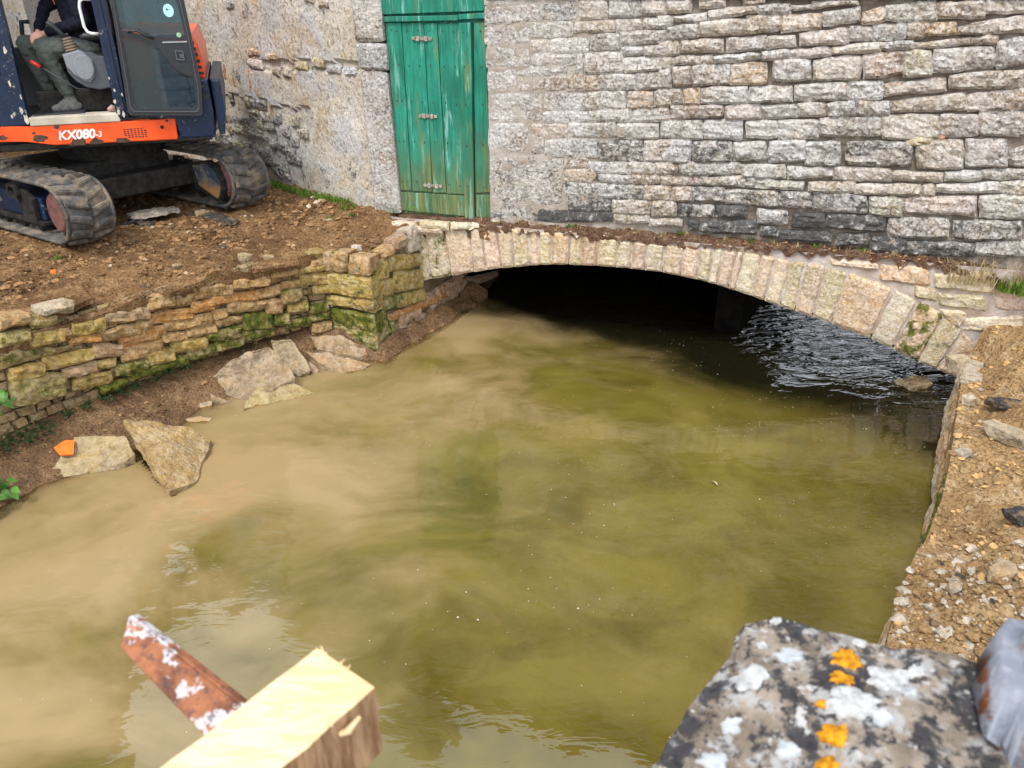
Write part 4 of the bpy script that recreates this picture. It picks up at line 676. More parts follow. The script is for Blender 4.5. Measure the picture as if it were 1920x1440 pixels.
# ------------------------------------------------------------------ excavator
def paint(name, col, edge=(.55, .5, .42), chips=.5, dust=.55, rough=.38, dustcol=(.30, .23, .15)):
    s = NT(name)
    c = s.mix(s.ramp(s.noise(4, 5), .3, .7), tuple(x*.75 for x in col), tuple(min(1, x*1.2) for x in col))
    c = s.mix(s.math('MULTIPLY', s.ramp(s.noise(9, 9, .75, off=(3, 1, 2)), .60, .68), chips), c, edge)
    c = s.mix(s.math('MULTIPLY', s.ramp(s.noise(75, 3, .6, off=(3, 1, 2)), .68, .72), chips), c, edge)
    c = s.mix(s.math('MULTIPLY', s.ramp(s.noise(5, 8, .7, off=(8, 8, 1)), .60, .75), dust), c, dustcol)
    return s.pbr(c, rough, s.bump(s.noise(40, 4), .08, .003), spec=.4)
M['blue'] = paint('navy_blue_paint', (.005, .016, .046), chips=.8)
M['orange'] = paint('orange_red_paint', (.80, .085, .014), (.16, .10, .06), .8, .3, .3)
M['sill'] = paint('worn_cream_sill', (.52, .46, .36), (.20, .12, .07), .8, .5, .6)
M['black'] = simple('black_plastic', (.022, .024, .028), .45, .4, .3, 60, .1)
M['dkmetal'] = simple('dark_dirty_steel', (.022, .020, .018), .8, .25, .6, 14, .3)
M['greyp'] = simple('grey_console_plastic', (.20, .215, .235), .5, .35, .08, 30, .08)
M['greyd'] = simple('dark_grey_plastic', (.075, .085, .10), .5, .35, .1, 30, .08)
M['chrome'] = simple('worn_steel', (.45, .45, .46), .35, .5, .2, 40, .1, 0.8)
M['white'] = simple('white_paint', (.72, .72, .70), .4, .4, .08, 20, .05)
M['redp'] = simple('red_grip', (.62, .03, .02), .45, .4, .1)
M['bellow'] = simple('tan_rubber_bellows', (.16, .125, .09), .7, .2, .2, 20, .2)
def rubber():
    s = NT('muddy_rubber')
    c = s.mix(s.ramp(s.noise(9, 6), .3, .7), (.045, .044, .043), (.105, .10, .094))
    c = s.mix(s.math('MULTIPLY', s.ramp(s.noise(6, 9, .72, off=(2, 7, 1)), .45, .64), .75), c, (.25, .195, .13))
    c = s.mix(s.math('MULTIPLY', s.ramp(s.noise(60, 5, .7), .52, .66), .5), c, (.015, .015, .015))
    return s.pbr(c, .75, s.bump(s.noise(30, 8, .7), .5, .008), spec=.25)
M['rubber'] = rubber()
def dplate():
    s = NT('mud_smeared_plate')
    z = s.n('SeparateXYZ', {'Vector': s.pos}).outputs['Z']
    c = s.mix(s.ramp(s.noise(9, 8, .7), .42, .62), (.035, .055, .085), (.20, .17, .12))
    c = s.mix(s.ramp(s.math('ADD', z, s.math('MULTIPLY', s.noise(14, 6), .12)), 1.56, 1.66, 1, 0), c, (.36, .19, .07))
    return s.pbr(c, .7, s.bump(s.noise(30, 6), .3, .006))
M['dplate'] = dplate()
def glass(name, tint, gl=.12, film=(.10, .12, .13), fa=.0):
    s = NT(name)
    t = s.n('BsdfTransparent', {'Color': tint}); g = s.n('BsdfGlossy', {'Color': (.9, .95, 1), 'Roughness': .03})
    d = s.n('BsdfDiffuse', {'Color': film})
    fz = s.n('Fresnel', {'IOR': 1.5})
    a = s.n('MixShader', {0: s.math('ADD', s.math('MULTIPLY', s.ramp(s.noise(90, 3), .62, .7), .4), fa), 1: t, 2: d})
    m = s.n('MixShader', {0: s.math('ADD', fz, gl), 1: a, 2: g}); s.t.links.new(m.outputs[0], s.out.inputs['Surface']); return s.m
M['glass'] = glass('door_glass', (.36, .54, .64), .10, (.035, .085, .13), .22); M['cabglass'] = glass('cab_glass', (.75, .82, .80), .02)
EC = Vector((-4.44, 8.81, 0)); H1 = Vector((.951, .309, 0)); HN = Vector((.309, -.951, 0))
def hf(a, b, z): return EC+H1*a+HN*b+Vector((0, 0, z))
ea, eb = R(33), R(41); E1 = Vector((math.cos(ea), -math.sin(ea), 0)); E2 = Vector((math.sin(eb), math.cos(eb), 0)); TQ = Vector((-4.405, 7.26, 0)); TZ = 1.277
def tf(e, l, z): return TQ+E1*e+E2*l+Vector((0, 0, TZ+z))
ex = thing('excavator', hf(0, 0, 1.28), 'navy blue and orange tracked excavator with its cab door open', 'excavator')
TR, TL = .33, 2.2
def stad(r, n=16, x1=0.0, x0=-TL, zc=.33):
    pts = [(x1+r*math.cos(a), zc+r*math.sin(a)) for a in np.linspace(-math.pi/2, math.pi/2, n)]
    return pts+[(x0-r*math.cos(a), zc+r*math.sin(a)) for a in np.linspace(math.pi/2, -math.pi/2, n)]
def perim(r):
    segs = [('b', TL), ('r', math.pi*r), ('t', TL), ('l', math.pi*r)]; return sum(s[1] for s in segs)
def on_loop(d, r):
    d %= perim(r); x0 = -TL
    if d < TL: return (-TL+d, .33-r, -math.pi/2)
    d -= TL
    if d < math.pi*r: a = -math.pi/2+d/r; return (r*math.cos(a), .33+r*math.sin(a), a)
    d -= math.pi*r
    if d < TL: return (-d, .33+r, math.pi/2)
    d -= TL; a = math.pi/2+d/r; return (-TL+r*math.cos(a), .33+r*math.sin(a), a)
def lug_mesh(side):
    # slanted tread block covering half the belt, local x along belt, y across, z outwards
    bm = bmesh.new(); s = side
    base = [(-.055+.0, .005*s), (.05, .005*s), (.105, .215*s), (.02, .22*s)]
    top = [(-.035, .015*s), (.03, .015*s), (.085, .195*s), (.035, .20*s)]
    A = [bm.verts.new((x, y, -.008)) for x, y in base]; B = [bm.verts.new((x, y, .040 if abs(y) < .1 else .026)) for x, y in top]
    bm.faces.new(A); bm.faces.new(B)
    for i in range(4): bm.faces.new([A[i], A[(i+1) % 4], B[(i+1) % 4], B[i]])
    bmesh.ops.bevel(bm, geom=bm.edges[:], offset=.008, segments=2, affect='EDGES')
    bmesh.ops.recalc_face_normals(bm, faces=bm.faces[:])
    me = bpy.data.meshes.new('lug'); bm.to_mesh(me); bm.free(); me.materials.append(M['rubber']); return me
LUG = {1: lug_mesh(1), -1: lug_mesh(-1)}
bm = bmesh.new(); bbox(bm, I3, -.028, .028, -.10, .10, 0, .03, .008); me = bpy.data.meshes.new('inner_pad'); bm.to_mesh(me); bm.free(); me.materials.append(M['rubber']); PAD = me
def xf(e, l, z, ang):
    """matrix with x along the belt, y across the belt, z outward at angle ang"""
    out = E1*math.cos(ang)+Vector((0, 0, math.sin(ang))); al = E1*-math.sin(ang)+Vector((0, 0, math.cos(ang))); ac = out.cross(al)
    m = Matrix((al, ac, out)).transposed().to_4x4(); m.translation = tf(e, l, z); return m
for l0, far in ((0.0, 0), (1.742, 1)):
    outer, inner = stad(.292), stad(.258)
    bm = bmesh.new(); n = len(outer)
    rows = [[bm.verts.new(tf(a, l0+l, z)) for a, z in lp] for lp, l in ((outer, .012), (outer, .438), (inner, .438), (inner, .012))]
    for r_ in range(4):
        A, B = rows[r_], rows[(r_+1) % 4]
        for i in range(n): bm.faces.new([A[i], A[(i+1) % n], B[(i+1) % n], B[i]])
    belt = bmobj('track_belt', bm, M['rubber'], ex, True)
    # rounded edge beads of the belt
    for l in (.012, .438):
        bm = bmesh.new(); pts = [tf(a, l0+l, z) for a, z in stad(.278)]; btube(bm, pts+[pts[0]], .022, 6, False); bmobj('belt_edge', bm, M['rubber'], belt, True)
    P_ = perim(.292); npi = 42
    for k in range(npi):
        for sd_ in (1, -1):
            e, z, a = on_loop((k+(.5 if sd_ > 0 else 0))*P_/npi, .292)
            o = bpy.data.objects.new('lug', LUG[sd_]); link(o, belt); o.matrix_local = xf(e, l0+.225, z, a)
    for k in range(15):
        e, z, a = on_loop(.1+k*.15, .258); m = xf(e, l0+.225, z, a)@Matrix.Rotation(math.pi, 4, 'X'); o = bpy.data.objects.new('inner_pad', PAD); link(o, belt); o.matrix_local = m
    # frame between the wheels
    box('track_frame', tf, -2.0, -.30, l0+.09, l0+.36, .20, .43, M['blue'], ex, .015)
    box('frame_ledge', tf, -2.0, -.28, l0+.05, l0+.40, .155, .197, M['dkmetal'], ex, .008)
    prism('frame_bracket', [(-.60, .16), (-.38, .16), (-.35, .42), (-.48, .50), (-.64, .50)], tf, l0+.04, l0+.088, M['dkmetal'], ex, .01)
    ring_prism('bracket_loop', [(-.68, .40), (-.54, .40), (-.52, .45), (-.54, .54), (-.68, .54), (-.71, .47)], [(-.65, .43), (-.57, .43), (-.55, .46), (-.57, .515), (-.65, .515), (-.675, .47)], tf, l0+.0, l0+.038, M['dkmetal'], ex)
    idm = simple('rusty_red_wheel_%d' % far, (.16, .075, .065), .8, .2, .3, 16, .3)
    for e_, nm in ((0, 'sprocket'), (-TL, 'idler')):
        bm = bmesh.new(); btube(bm, [tf(e_, l0+.05, .33), tf(e_, l0+.08, .33), tf(e_, l0+.33, .33)], [.17, .20, .235], 24); bmobj(nm, bm, idm, ex)
    for k in range(5):
        bm = bmesh.new(); e_ = -.45-k*.33; btube(bm, [tf(e_, l0+.09, .135), tf(e_, l0+.16, .135), tf(e_, l0+.29, .135), tf(e_, l0+.36, .135)], [.06, .068, .068, .06], 14); bmobj('roller', bm, M['dkmetal'], ex)
    if far:   # travel motor cover on the inner side of the far track
        dpl = [(-.34, .47), (-.10, .515), (.05, .47), (.115, .36), (.115, .27), (.05, .155), (-.01, .14), (-.29, .255)]
        c0 = (sum(p[0] for p in dpl)/8, sum(p[1] for p in dpl)/8); big = [(c0[0]+(a-c0[0])*1.16, c0[1]+(b-c0[1])*1.16) for a, b in dpl]
        prism('motor_cover', dpl, tf, l0-.02, l0+.05, M['dplate'], ex, .01); ring_prism('cover_rim', big, dpl, tf, l0-.035, l0+.06, M['dkmetal'], ex)
box('cross_beam', tf, -.75, -.38, .30, 1.85, .26, .48, M['dkmetal'], ex, .02); box('cross_beam', tf, -1.8, -1.4, .30, 1.85, .26, .48, M['dkmetal'], ex, .02)
box('car_body', tf, -1.6, -.6, .50, 1.65, .20, .62, M['dkmetal'], ex, .03)
bm = bmesh.new(); btube(bm, [hf(0, 0, 1.85), hf(0, 0, 2.13)], .52, 28); bmobj('slew_ring', bm, M['dkmetal'], ex)
# upper house
box('house_floor', hf, -1.0, 1.12, -.98, 1.02, 2.12, 2.19, M['dkmetal'], ex, .02)
prism('side_panel', [(-1.05, 2.235), (-.56, 2.215), (-.33, 2.165), (.775, 2.150), (.79, 2.165), (.80, 2.352), (-.45, 2.347), (-1.05, 2.395)], hf, .96, 1.055, M['orange'], ex, .012)
# worn chips showing bare metal on the panel
mchip = simple('bare_rust', (.07, .045, .03), .85, .2, .4, 30, .3)
for (a, z, r0) in ((-.44, 2.235, .045), (-.27, 2.335, .022), (-.12, 2.172, .06), (.05, 2.168, .05), (-.48, 2.29, .014), (.28, 2.163, .05), (-.75, 2.26, .03), (.72, 2.335, .012)):
    pts = [(a+r0*(1+.35*random.uniform(-1, 1))*math.cos(t)*1.3, max(2.153, z+r0*.8*(1+.35*random.uniform(-1, 1))*math.sin(t))) for t in np.linspace(0, 2*math.pi, 12)[:-1]]
    o = prism('paint_chip', pts, hf, 1.05, 1.0566, mchip, ex)
mcream = simple('bare_cream_primer', (.50, .45, .36), .8, .2, .3, 40, .3)
for (a, z, r0) in ((.300, 2.44, .022), (.292, 2.54, .016), (.345, 2.42, .018), (.31, 2.64, .012), (.288, 2.75, .009), (.37, 2.60, .010), (-.505, 2.42, .030), (-.53, 2.50, .018), (-.50, 2.62, .012), (-.56, 2.74, .016), (-.52, 3.02, .020), (-.62, 2.45, .012)):
    pts = [(a+r0*(1+.4*random.uniform(-1, 1))*math.cos(t)*.7, z+r0*1.5*(1+.4*random.uniform(-1, 1))*math.sin(t)) for t in np.linspace(0, 2*math.pi, 12)[:-1]]
    prism('paint_chip', pts, hf, 1.058, 1.0616 if a < .32 and a > 0 or a < 0 else 1.0735, mcream, ex)
def text_part(txt, size, a, z, b, mat, parent, shear=.18, off=.006, sx=1.0, rot=0.0):
    cu = bpy.data.curves.new('t', 'FONT'); cu.body = txt; cu.size = size; cu.shear = shear; cu.offset = off; cu.extrude = .0012; cu.space_character = .98
    t = bpy.data.objects.new('t', cu); COL.objects.link(t); dg = bpy.context.evaluated_depsgraph_get(); me = bpy.data.meshes.new_from_object(t.evaluated_get(dg))
    bpy.data.objects.remove(t); me.materials.clear(); me.materials.append(mat)
    X, Y = H1*math.cos(rot)+Vector((0, 0, math.sin(rot))), Vector((0, 0, math.cos(rot)))-H1*math.sin(rot)
    for v in me.vertices: v.co = hf(a, b, z)+X*(v.co.x*sx)+Y*v.co.y+HN*v.co.z
    o = bpy.data.objects.new('model_lettering', me); return link(o, parent)
mlet = paint('worn_white_lettering', (.78, .76, .72), (.70, .07, .015), .95, .0, .5)
text_part('KX080', .118, -.285, 2.213, 1.0575, mlet, ex, .25, .0036, .98, .012); text_part('-3', .075, .045, 2.222, 1.0575, mlet, ex, .2, .0015, 1.0, .012)
bm = bmesh.new()
for i in range(7):
    for j in range(5):
        if (i, j) not in ((0, 0), (6, 4)): bbox(bm, hf, .305+i*.031, .305+i*.031+.021, 1.05, 1.0572, 2.196+j*.019, 2.196+j*.019+.010)
o = bmobj('vent_grille', bm, M['black'], ex); o['kind'] = 'stuff'
bm = bmesh.new(); btube(bm, [hf(.664, 1.05, 2.279), hf(.664, 1.060, 2.279)], .018, 12); bmobj('panel_bolt', bm, M['dkmetal'], ex)
# engine cover at the rear
cov = prism('engine_cover', [(.81, 2.155), (1.15, 2.145), (1.17, 2.40), (1.17, 2.70), (1.06, 2.72), (.55, 2.72), (.55, 2.36), (.81, 2.36)], hf, -.95, 1.03, M['blue'], ex, .02)
prism('rear_corner', [(1.19, 2.16), (1.25, 2.17), (1.285, 2.42), (1.285, 2.70), (1.19, 2.705)], hf, -.95, 1.02, M['blue'], ex, .025)
box('cover_slot', hf, 1.02, 1.15, 1.025, 1.034, 2.60, 2.64, M['black'], ex); box('cover_slot', hf, 1.05, 1.15, 1.025, 1.034, 2.53, 2.57, M['black'], ex)
prism('cover_lip', [(1.0, 2.575), (1.16, 2.63), (1.16, 2.60), (1.0, 2.555)], hf, 1.03, 1.055, M['blue'], ex, .004)
bm = bmesh.new(); bprism(bm, [(.45, 2.70), (1.15, 2.70), (1.15, 2.92), (1.10, 3.12), (.45, 3.15)], hf, -.9, .93, .03); bmobj('orange_hood', bm, M['orange'], ex)
for k in range(6):
    zz = 2.74+k*.056; box('hood_louvre', hf, 1.07-.006*k, 1.142-.008*k, .925, .937, zz, zz+.026, M['black'], ex)
# cab shell
CZ = 4.02
prism('cab_front_pillar', [(-.76, 2.36), (-.49, 2.36), (-.485, 2.62), (-.465, 3.0), (-.435, CZ), (-.52, CZ), (-.545, 3.3), (-.60, 2.8), (-.76, 2.72)], hf, .95, 1.06, M['blue'], ex, .012)
prism('quarter_window', [(-.80, 2.76), (-.63, 2.84), (-.575, 3.2), (-.80, 3.2)], hf, 1.035, 1.045, M['cabglass'], ex)
prism('cab_rear_pillar', [(.275, 2.38), (.385, 2.38), (.40, 2.9), (.415, CZ), (.295, CZ), (.285, 2.9)], hf, .93, 1.06, M['blue'], ex, .015)
box('pillar_strip', hf, .330, .365, 1.0605, 1.072, 2.42, CZ, M['blue'], ex, .006)
box('door_sill', hf, -.49, .30, .86, 1.06, 2.352, 2.43, M['sill'], ex, .008)
box('cab_floor', hf, -.85, .42, .03, .86, 2.36, 2.415, M['dkmetal'], ex, .005)
box('floor_mat', hf, -.46, -.02, .45, .95, 2.431, 2.445, M['black'], ex, .004)
box('cab_roof', hf, -.9, .45, .0, 1.08, CZ, CZ+.08, M['blue'], ex, .03)
box('cab_rear_wall', hf, .40, .45, .03, .93, 2.36, 3.05, M['black'], ex, .005)
box('rear_window', hf, .42, .43, .05, .92, 3.05, CZ, M['cabglass'], ex)
box('cab_far_side', hf, -.85, .42, .0, .05, 2.36, 2.98, M['black'], ex, .01)
for a in (-.85, .36): box('cab_far_pillar', hf, a, a+.07, .0, .06, 2.98, CZ, M['blue'], ex, .01)
for b in (.0, .97): box('windscreen_pillar', hf, -.90, -.83, b, b+.07, 2.36, CZ, M['blue'], ex, .01)
box('windscreen', hf, -.89, -.88, .07, .97, 2.7, CZ, M['cabglass'], ex)
box('kick_panel', hf, -.44, .38, .66, .72, 2.42, 2.62, M['dkmetal'], ex, .01)
# seat and console
box('seat_cushion', hf, -.05, .36, .33, .80, 2.72, 2.92, M['black'], ex, .05, True); box('seat_back', hf, .27, .38, .35, .80, 2.90, 3.70, M['black'], ex, .05, True)
prism('console', [(-.09, 2.965), (.06, 3.005), (.10, 2.985), (.135, 2.955), (.27, 2.93), (.285, 2.65), (.16, 2.635), (.05, 2.66), (-.03, 2.72), (-.08, 2.80)], hf, .82, .91, M['greyd'], ex, .015)
prism('console_cover', [(-.085, 2.96), (.06, 3.0), (.10, 2.975), (.16, 2.91), (.168, 2.83), (.15, 2.76), (.10, 2.705), (.04, 2.72), (-.02, 2.80), (-.075, 2.85)], hf, .91, .93, M['greyp'], ex, .012)
bm = bmesh.new(); cc = (.075, 2.845)
pts = [(cc[0]+.085*math.cos(t)*(1 if math.cos(t) > 0 else 1.05), cc[1]+.115*math.sin(t)) for t in np.linspace(0, 2*math.pi, 22)[:-1]]
bprism(bm, pts, hf, .93, .945, .008); bmobj('console_cap', bm, M['greyp'], ex)
bm = bmesh.new(); pts, rr = [], []
for k in range(11): f = k/10; pts.append(Vector(hf(.0-.025*f, .86, 2.985))+Vector((0, 0, .12*f))); rr.append((.062-.022*f)*(1.08 if k % 2 else .90))
btube(bm, pts, rr, 14); bmobj('lever_bellows', bm, M['bellow'], ex)
tube('joystick', [hf(-.025, .86, 3.09), hf(-.06, .86, 3.14), hf(-.11, .86, 3.20), hf(-.145, .86, 3.225), hf(-.165, .86, 3.225)], [.018, .022, .026, .030, .018], M['black'], ex, 12)
tube('armrest', [hf(.10, .90, 3.10), hf(.14, .9, 3.115), hf(.34, .9, 3.095)], [.022, .03, .03], M['black'], ex, 10)
lv = tube('safety_lever', [hf(-.30, .93, 2.865), hf(-.03, .93, 2.655), hf(.08, .93, 2.645)], .008, M['black'], ex, 8)
tube('lever_grip', [hf(-.365, .93, 2.915), hf(-.295, .93, 2.861)], [.016, .019], M['redp'], lv, 10)
tube('grab_handle', [hf(.29, 1.0, 3.425), hf(.215, 1.0, 3.43), hf(.185, 1.0, 3.41), hf(.172, 1.0, 3.36), hf(.172, 1.0, 3.20), hf(.188, 1.0, 3.155), hf(.22, 1.0, 3.14), hf(.29, 1.0, 3.135)], .014, M['white'], ex, 10)
tube('far_joystick', [hf(-.52, .22, 2.9), hf(-.52, .22, 3.12), hf(-.50, .22, 3.22), hf(-.43, .22, 3.22)], [.02, .022, .024, .022], M['black'], ex, 10)
box('far_console', hf, -.45, .2, .06, .26, 2.75, 3.06, M['black'], ex, .03)
tube('rag', [hf(.20, .92, 2.45), hf(.24, .95, 2.47), hf(.27, .93, 2.455)], [.02, .032, .02], simple('dusty_pink_cloth', (.42, .27, .24), .9), ex, 9)
# door, swung fully back
do = [(.455, 4.0), (.462, 3.42), (.42, 2.80), (.392, 2.45), (.41, 2.415), (1.045, 2.378), (1.07, 2.40), (1.105, 2.65), (1.10, 3.1), (1.09, 3.42), (1.05, 4.0)]
di = [(.50, 3.94), (.50, 3.42), (.475, 2.85), (.455, 2.52), (.486, 2.478), (.993, 2.452), (1.03, 2.49), (1.045, 2.66), (1.045, 3.1), (1.022, 3.42), (.98, 3.94)]
dr = ring_prism('cab_door', do, di, hf, 1.09, 1.135, M['black'], ex)
ring_prism('door_seal', [(a*.5+b*.5, c*.5+d*.5) for (a, c), (b, d) in zip(do, di)], [(a*.38+b*.62, c*.38+d*.62) for (a, c), (b, d) in zip(do, di)], hf, 1.135, 1.143, M['greyd'], dr)
prism('door_rail', [(.475, 3.185), (.70, 3.115), (.80, 3.085), (1.05, 3.055), (1.05, 2.745), (1.0, 2.745), (.93, 2.785), (.87, 2.85), (.835, 2.93), (.80, 3.0), (.70, 3.055), (.55, 3.10), (.475, 3.115)], hf, 1.095, 1.13, M['black'], dr, .006)
prism('upper_pane', [(.495, 3.94), (.495, 3.42), (.478, 3.19), (.70, 3.12), (.80, 3.09), (1.05, 3.06), (1.046, 3.1), (1.022, 3.42), (.985, 3.94)], hf, 1.108, 1.114, M['glass'], dr)
prism('lower_pane', [(.475, 3.11), (.55, 3.098), (.70, 3.052), (.80, 2.998), (.835, 2.928), (.87, 2.848), (.93, 2.783), (1.0, 2.744), (1.044, 2.744), (1.044, 2.66), (1.03, 2.49), (.993, 2.452), (.486, 2.478), (.455, 2.52), (.47, 2.85)], hf, 1.108, 1.114, M['glass'], dr)
ring_prism('latch', [(.925, 2.90), (1.0, 2.89), (1.0, 2.975), (.925, 2.985)], [(.935, 2.91), (.99, 2.90), (.99, 2.965), (.935, 2.975)], hf, 1.13, 1.142, M['greyd'], dr); box('latch_lever', hf, .962, .99, 1.131, 1.14, 2.915, 2.95, M['greyd'], dr)
tube('pull_handle', [hf(.555, 1.13, 3.15), hf(.57, 1.165, 3.16), hf(.63, 1.17, 3.165), hf(.70, 1.165, 3.12), hf(.76, 1.13, 3.09)], .011, M['black'], dr, 8)
st_m = simple('pale_cyan_sticker', (.40, .72, .74), .5, .3, .06, 60, .0)
prism('sticker', [(.937+.046*math.cos(t), 3.326+.056*math.sin(t)) for t in np.linspace(0, 2*math.pi, 20)[:-1]], hf, 1.1145, 1.1165, st_m, dr)
prism('sticker_mark', [(.925+.010*math.cos(t), 3.335+.010*math.sin(t)) for t in np.linspace(0, 2*math.pi, 10)[:-1]], hf, 1.1166, 1.1176, M['greyd'], dr); box('sticker_mark', hf, .938, .958, 1.1166, 1.1176, 3.333, 3.337, M['greyd'], dr)
prism('small_sticker', [(.988+.022*math.cos(t), 3.115+.022*math.sin(t)) for t in np.linspace(0, 2*math.pi, 14)[:-1]], hf, 1.1145, 1.1165, simple('pale_green_sticker', (.25, .42, .25), .6), dr)
box('scraped_edge', hf, .83, 1.05, 1.131, 1.137, 3.05, 3.062, M['chrome'], dr)
# boom, in front of the cab and out of the picture
prism('boom', [(-.9, 2.25), (-.7, 2.6), (-1.6, 4.2), (-2.8, 4.6), (-4.0, 4.2), (-4.0, 4.0), (-2.8, 4.3), (-1.75, 3.9)], hf, -.35, -.08, M['blue'], ex, .02)
# ------------------------------------------------------------------ person in the cab
def caps(lst, voxel, name, mat, parent, smooth_it=4, fold=0.0, fs=14):
    bm = bmesh.new()
    for (p, q, r0, r1) in lst:
        p, q = Vector(p), Vector(q); d = q-p; L = d.length; dn = d.normalized(); n = 5
        pts = [p-dn*r0*.92, p-dn*r0*.7]+[p+d*k/n for k in range(n+1)]+[q+dn*r1*.7, q+dn*r1*.92]
        rr = [r0*.38, r0*.71]+[r0+(r1-r0)*k/n for k in range(n+1)]+[r1*.71, r1*.38]
        btube(bm, pts, rr, 12)
    bmesh.ops.recalc_face_normals(bm, faces=bm.faces[:])
    me = bpy.data.meshes.new(name); bm.to_mesh(me); bm.free()
    o = bpy.data.objects.new(name, me); COL.objects.link(o)
    md = o.modifiers.new('r', 'REMESH'); md.mode = 'VOXEL'; md.voxel_size = voxel
    sm = o.modifiers.new('s', 'SMOOTH'); sm.iterations = smooth_it; sm.factor = .5
    dg = bpy.context.evaluated_depsgraph_get(); dg.update(); m2 = bpy.data.meshes.new_from_object(o.evaluated_get(dg)); bpy.data.objects.remove(o)
    if fold:
        nm = [v.normal.copy() for v in m2.vertices]
        for v, n in zip(m2.vertices, nm): v.co = v.co+n*fold*(fr((v.co.x*fs, v.co.y*fs, v.co.z*fs*1.6), 1, 3)-.6*abs(n1(v.co*fs*.9)))
    m2.materials.clear(); m2.materials.append(mat); m2.polygons.foreach_set('use_smooth', [True]*len(m2.polygons)); m2.name = name
    return link(bpy.data.objects.new(name, m2), parent)
pe = thing('person', hf(0, .6, 2.43), 'seated operator in a dark navy jacket and grey work trousers, hands clasped', 'person')
hipN, hipF = (.14, .70, 3.0), (.14, .52, 3.0); kN, kF = (-.27, .74, 3.02), (-.46, .47, 3.03); aN, aF = (-.15, .73, 2.53), (-.35, .46, 2.54)
shN, shF = (.10, .80, 3.50), (.06, .40, 3.50); eN, eF = (.16, .86, 3.24), (-.22, .40, 3.36); wN, wF = (-.19, .70, 3.15), (-.31, .52, 3.16)
hN, hF = (-.27, .66, 3.115), (-.31, .60, 3.10)
h = hf
skin = simple('skin', (.56, .30, .22), .55, .35, .12, 40, .1)
body = [(h(.15, .61, 2.98), h(.10, .61, 3.25), .15, .15), (h(.10, .61, 3.25), h(.08, .60, 3.50), .15, .15), (h(.08, .60, 3.55), h(.05, .60, 3.68), .06, .055), (h(.02, .60, 3.76), h(.0, .60, 3.84), .085, .09), (h(-.03, .6, 3.72), h(-.03, .6, 3.78), .05, .06), (h(-.09, .6, 3.76), h(-.105, .6, 3.745), .014, .018), (h(.02, .69, 3.77), h(.02, .70, 3.79), .02, .022), (h(.02, .51, 3.77), h(.02, .50, 3.79), .02, .022)]
body += [(h(*hipN), h(*kN), .085, .06), (h(*kN), h(*aN), .056, .042), (h(*hipF), h(*kF), .085, .06), (h(*kF), h(*aF), .056, .042)]
body += [(h(*shN), h(*eN), .055, .045), (h(*eN), h(*wN), .043, .03), (h(*shF), h(*eF), .055, .045), (h(*eF), h(*wF), .043, .03)]
# hands: palm and five fingers each, laid over one another
body += [(h(*wN), h(*hN), .028, .034), (h(*wF), h(*hF), .028, .036)]
for k in range(4):
    f = (k-1.5)*.021
    body += [(h(-.285, .685+f*.4, 3.125-f), h(-.335, .695+f*.3, 3.098-f), .0115, .010), (h(-.335, .695+f*.3, 3.098-f), h(-.362, .69, 3.070-f*.8), .010, .008)]
    body += [(h(-.33+f*.9, .635, 3.085), h(-.325+f*.9, .685, 3.055-.004*k), .0115, .0105), (h(-.325+f*.9, .685, 3.055-.004*k), h(-.305+f*.9, .715, 3.025), .0105, .0085)]
body += [(h(-.25, .69, 3.13), h(-.275, .715, 3.105), .013, .011), (h(-.275, .715, 3.105), h(-.305, .715, 3.095), .011, .009), (h(-.33, .59, 3.12), h(-.355, .64, 3.12), .013, .011), (h(-.355, .64, 3.12), h(-.36, .67, 3.105), .011, .009)]
b_ = caps(body, .0075, 'body', skin, pe, 2)
jm = simple('navy_fleece', (.010, .010, .019), .9, .15, .4, 30, .3); tm = simple('grey_green_work_cloth', (.095, .105, .095), .9, .15, .28, 9, .3)
caps([(h(.15, .61, 3.02), h(.09, .61, 3.30), .175, .175), (h(.09, .61, 3.30), h(.07, .60, 3.48), .175, .16), (h(*shN), h(*shF), .09, .09), (h(*shN), h(*eN), .080, .068), (h(*eN), h(*wN), .066, .046), (h(*shF), h(*eF), .078, .064), (h(*eF), h(*wF), .062, .046), (h(.07, .6, 3.52), h(.05, .6, 3.6), .085, .075)], .012, 'jacket', jm, pe, 4, .008, 18)
caps([(h(.17, .61, 2.97), h(.08, .61, 3.0), .17, .15), (h(*hipN), h(*kN), .112, .088), (h(*kN), h(-.16, .73, 2.60), .086, .066), (h(*hipF), h(*kF), .112, .088), (h(*kF), h(-.36, .46, 2.61), .086, .066)], .011, 'trousers', tm, pe, 4, .010, 20)
shm = simple('dusty_grey_shoe', (.16, .155, .14), .85, .2, .4, 22, .3)
for (aa, tt) in ((aN, (-.33, .77, 2.455)), (aF, (-.50, .47, 2.462))):
    heel = (aa[0]+.055, aa[1], 2.475)
    sh = caps([(h(aa[0], aa[1], aa[2]+.03), h(aa[0]+.01, aa[1], 2.50), .055, .055), (h(*heel), h(tt[0]+.09, tt[1], 2.475), .042, .045), (h(tt[0]+.10, tt[1], 2.475), h(tt[0]+.03, tt[1], 2.465), .046, .034), (h(aa[0]-.02, aa[1], 2.53), h(tt[0]+.09, tt[1], 2.49), .042, .034)], .009, 'shoe', shm, pe, 3)
    bm = bmesh.new()
    for k in range(4): f = k/4; btube(bm, [h(aa[0]-.045-.08*f, aa[1]-.035, 2.555-.04*f), h(aa[0]-.06-.08*f, aa[1], 2.562-.036*f), h(aa[0]-.045-.08*f, aa[1]+.04, 2.55-.04*f)], .004, 5)
    bmobj('laces', bm, M['black'], sh)
caps([(h(.04, .60, 3.81), h(.03, .60, 3.86), .092, .09), (h(.09, .60, 3.74), h(.08, .6, 3.8), .05, .06)], .01, 'hair', simple('dark_hair', (.03, .022, .016), .8), pe, 3)
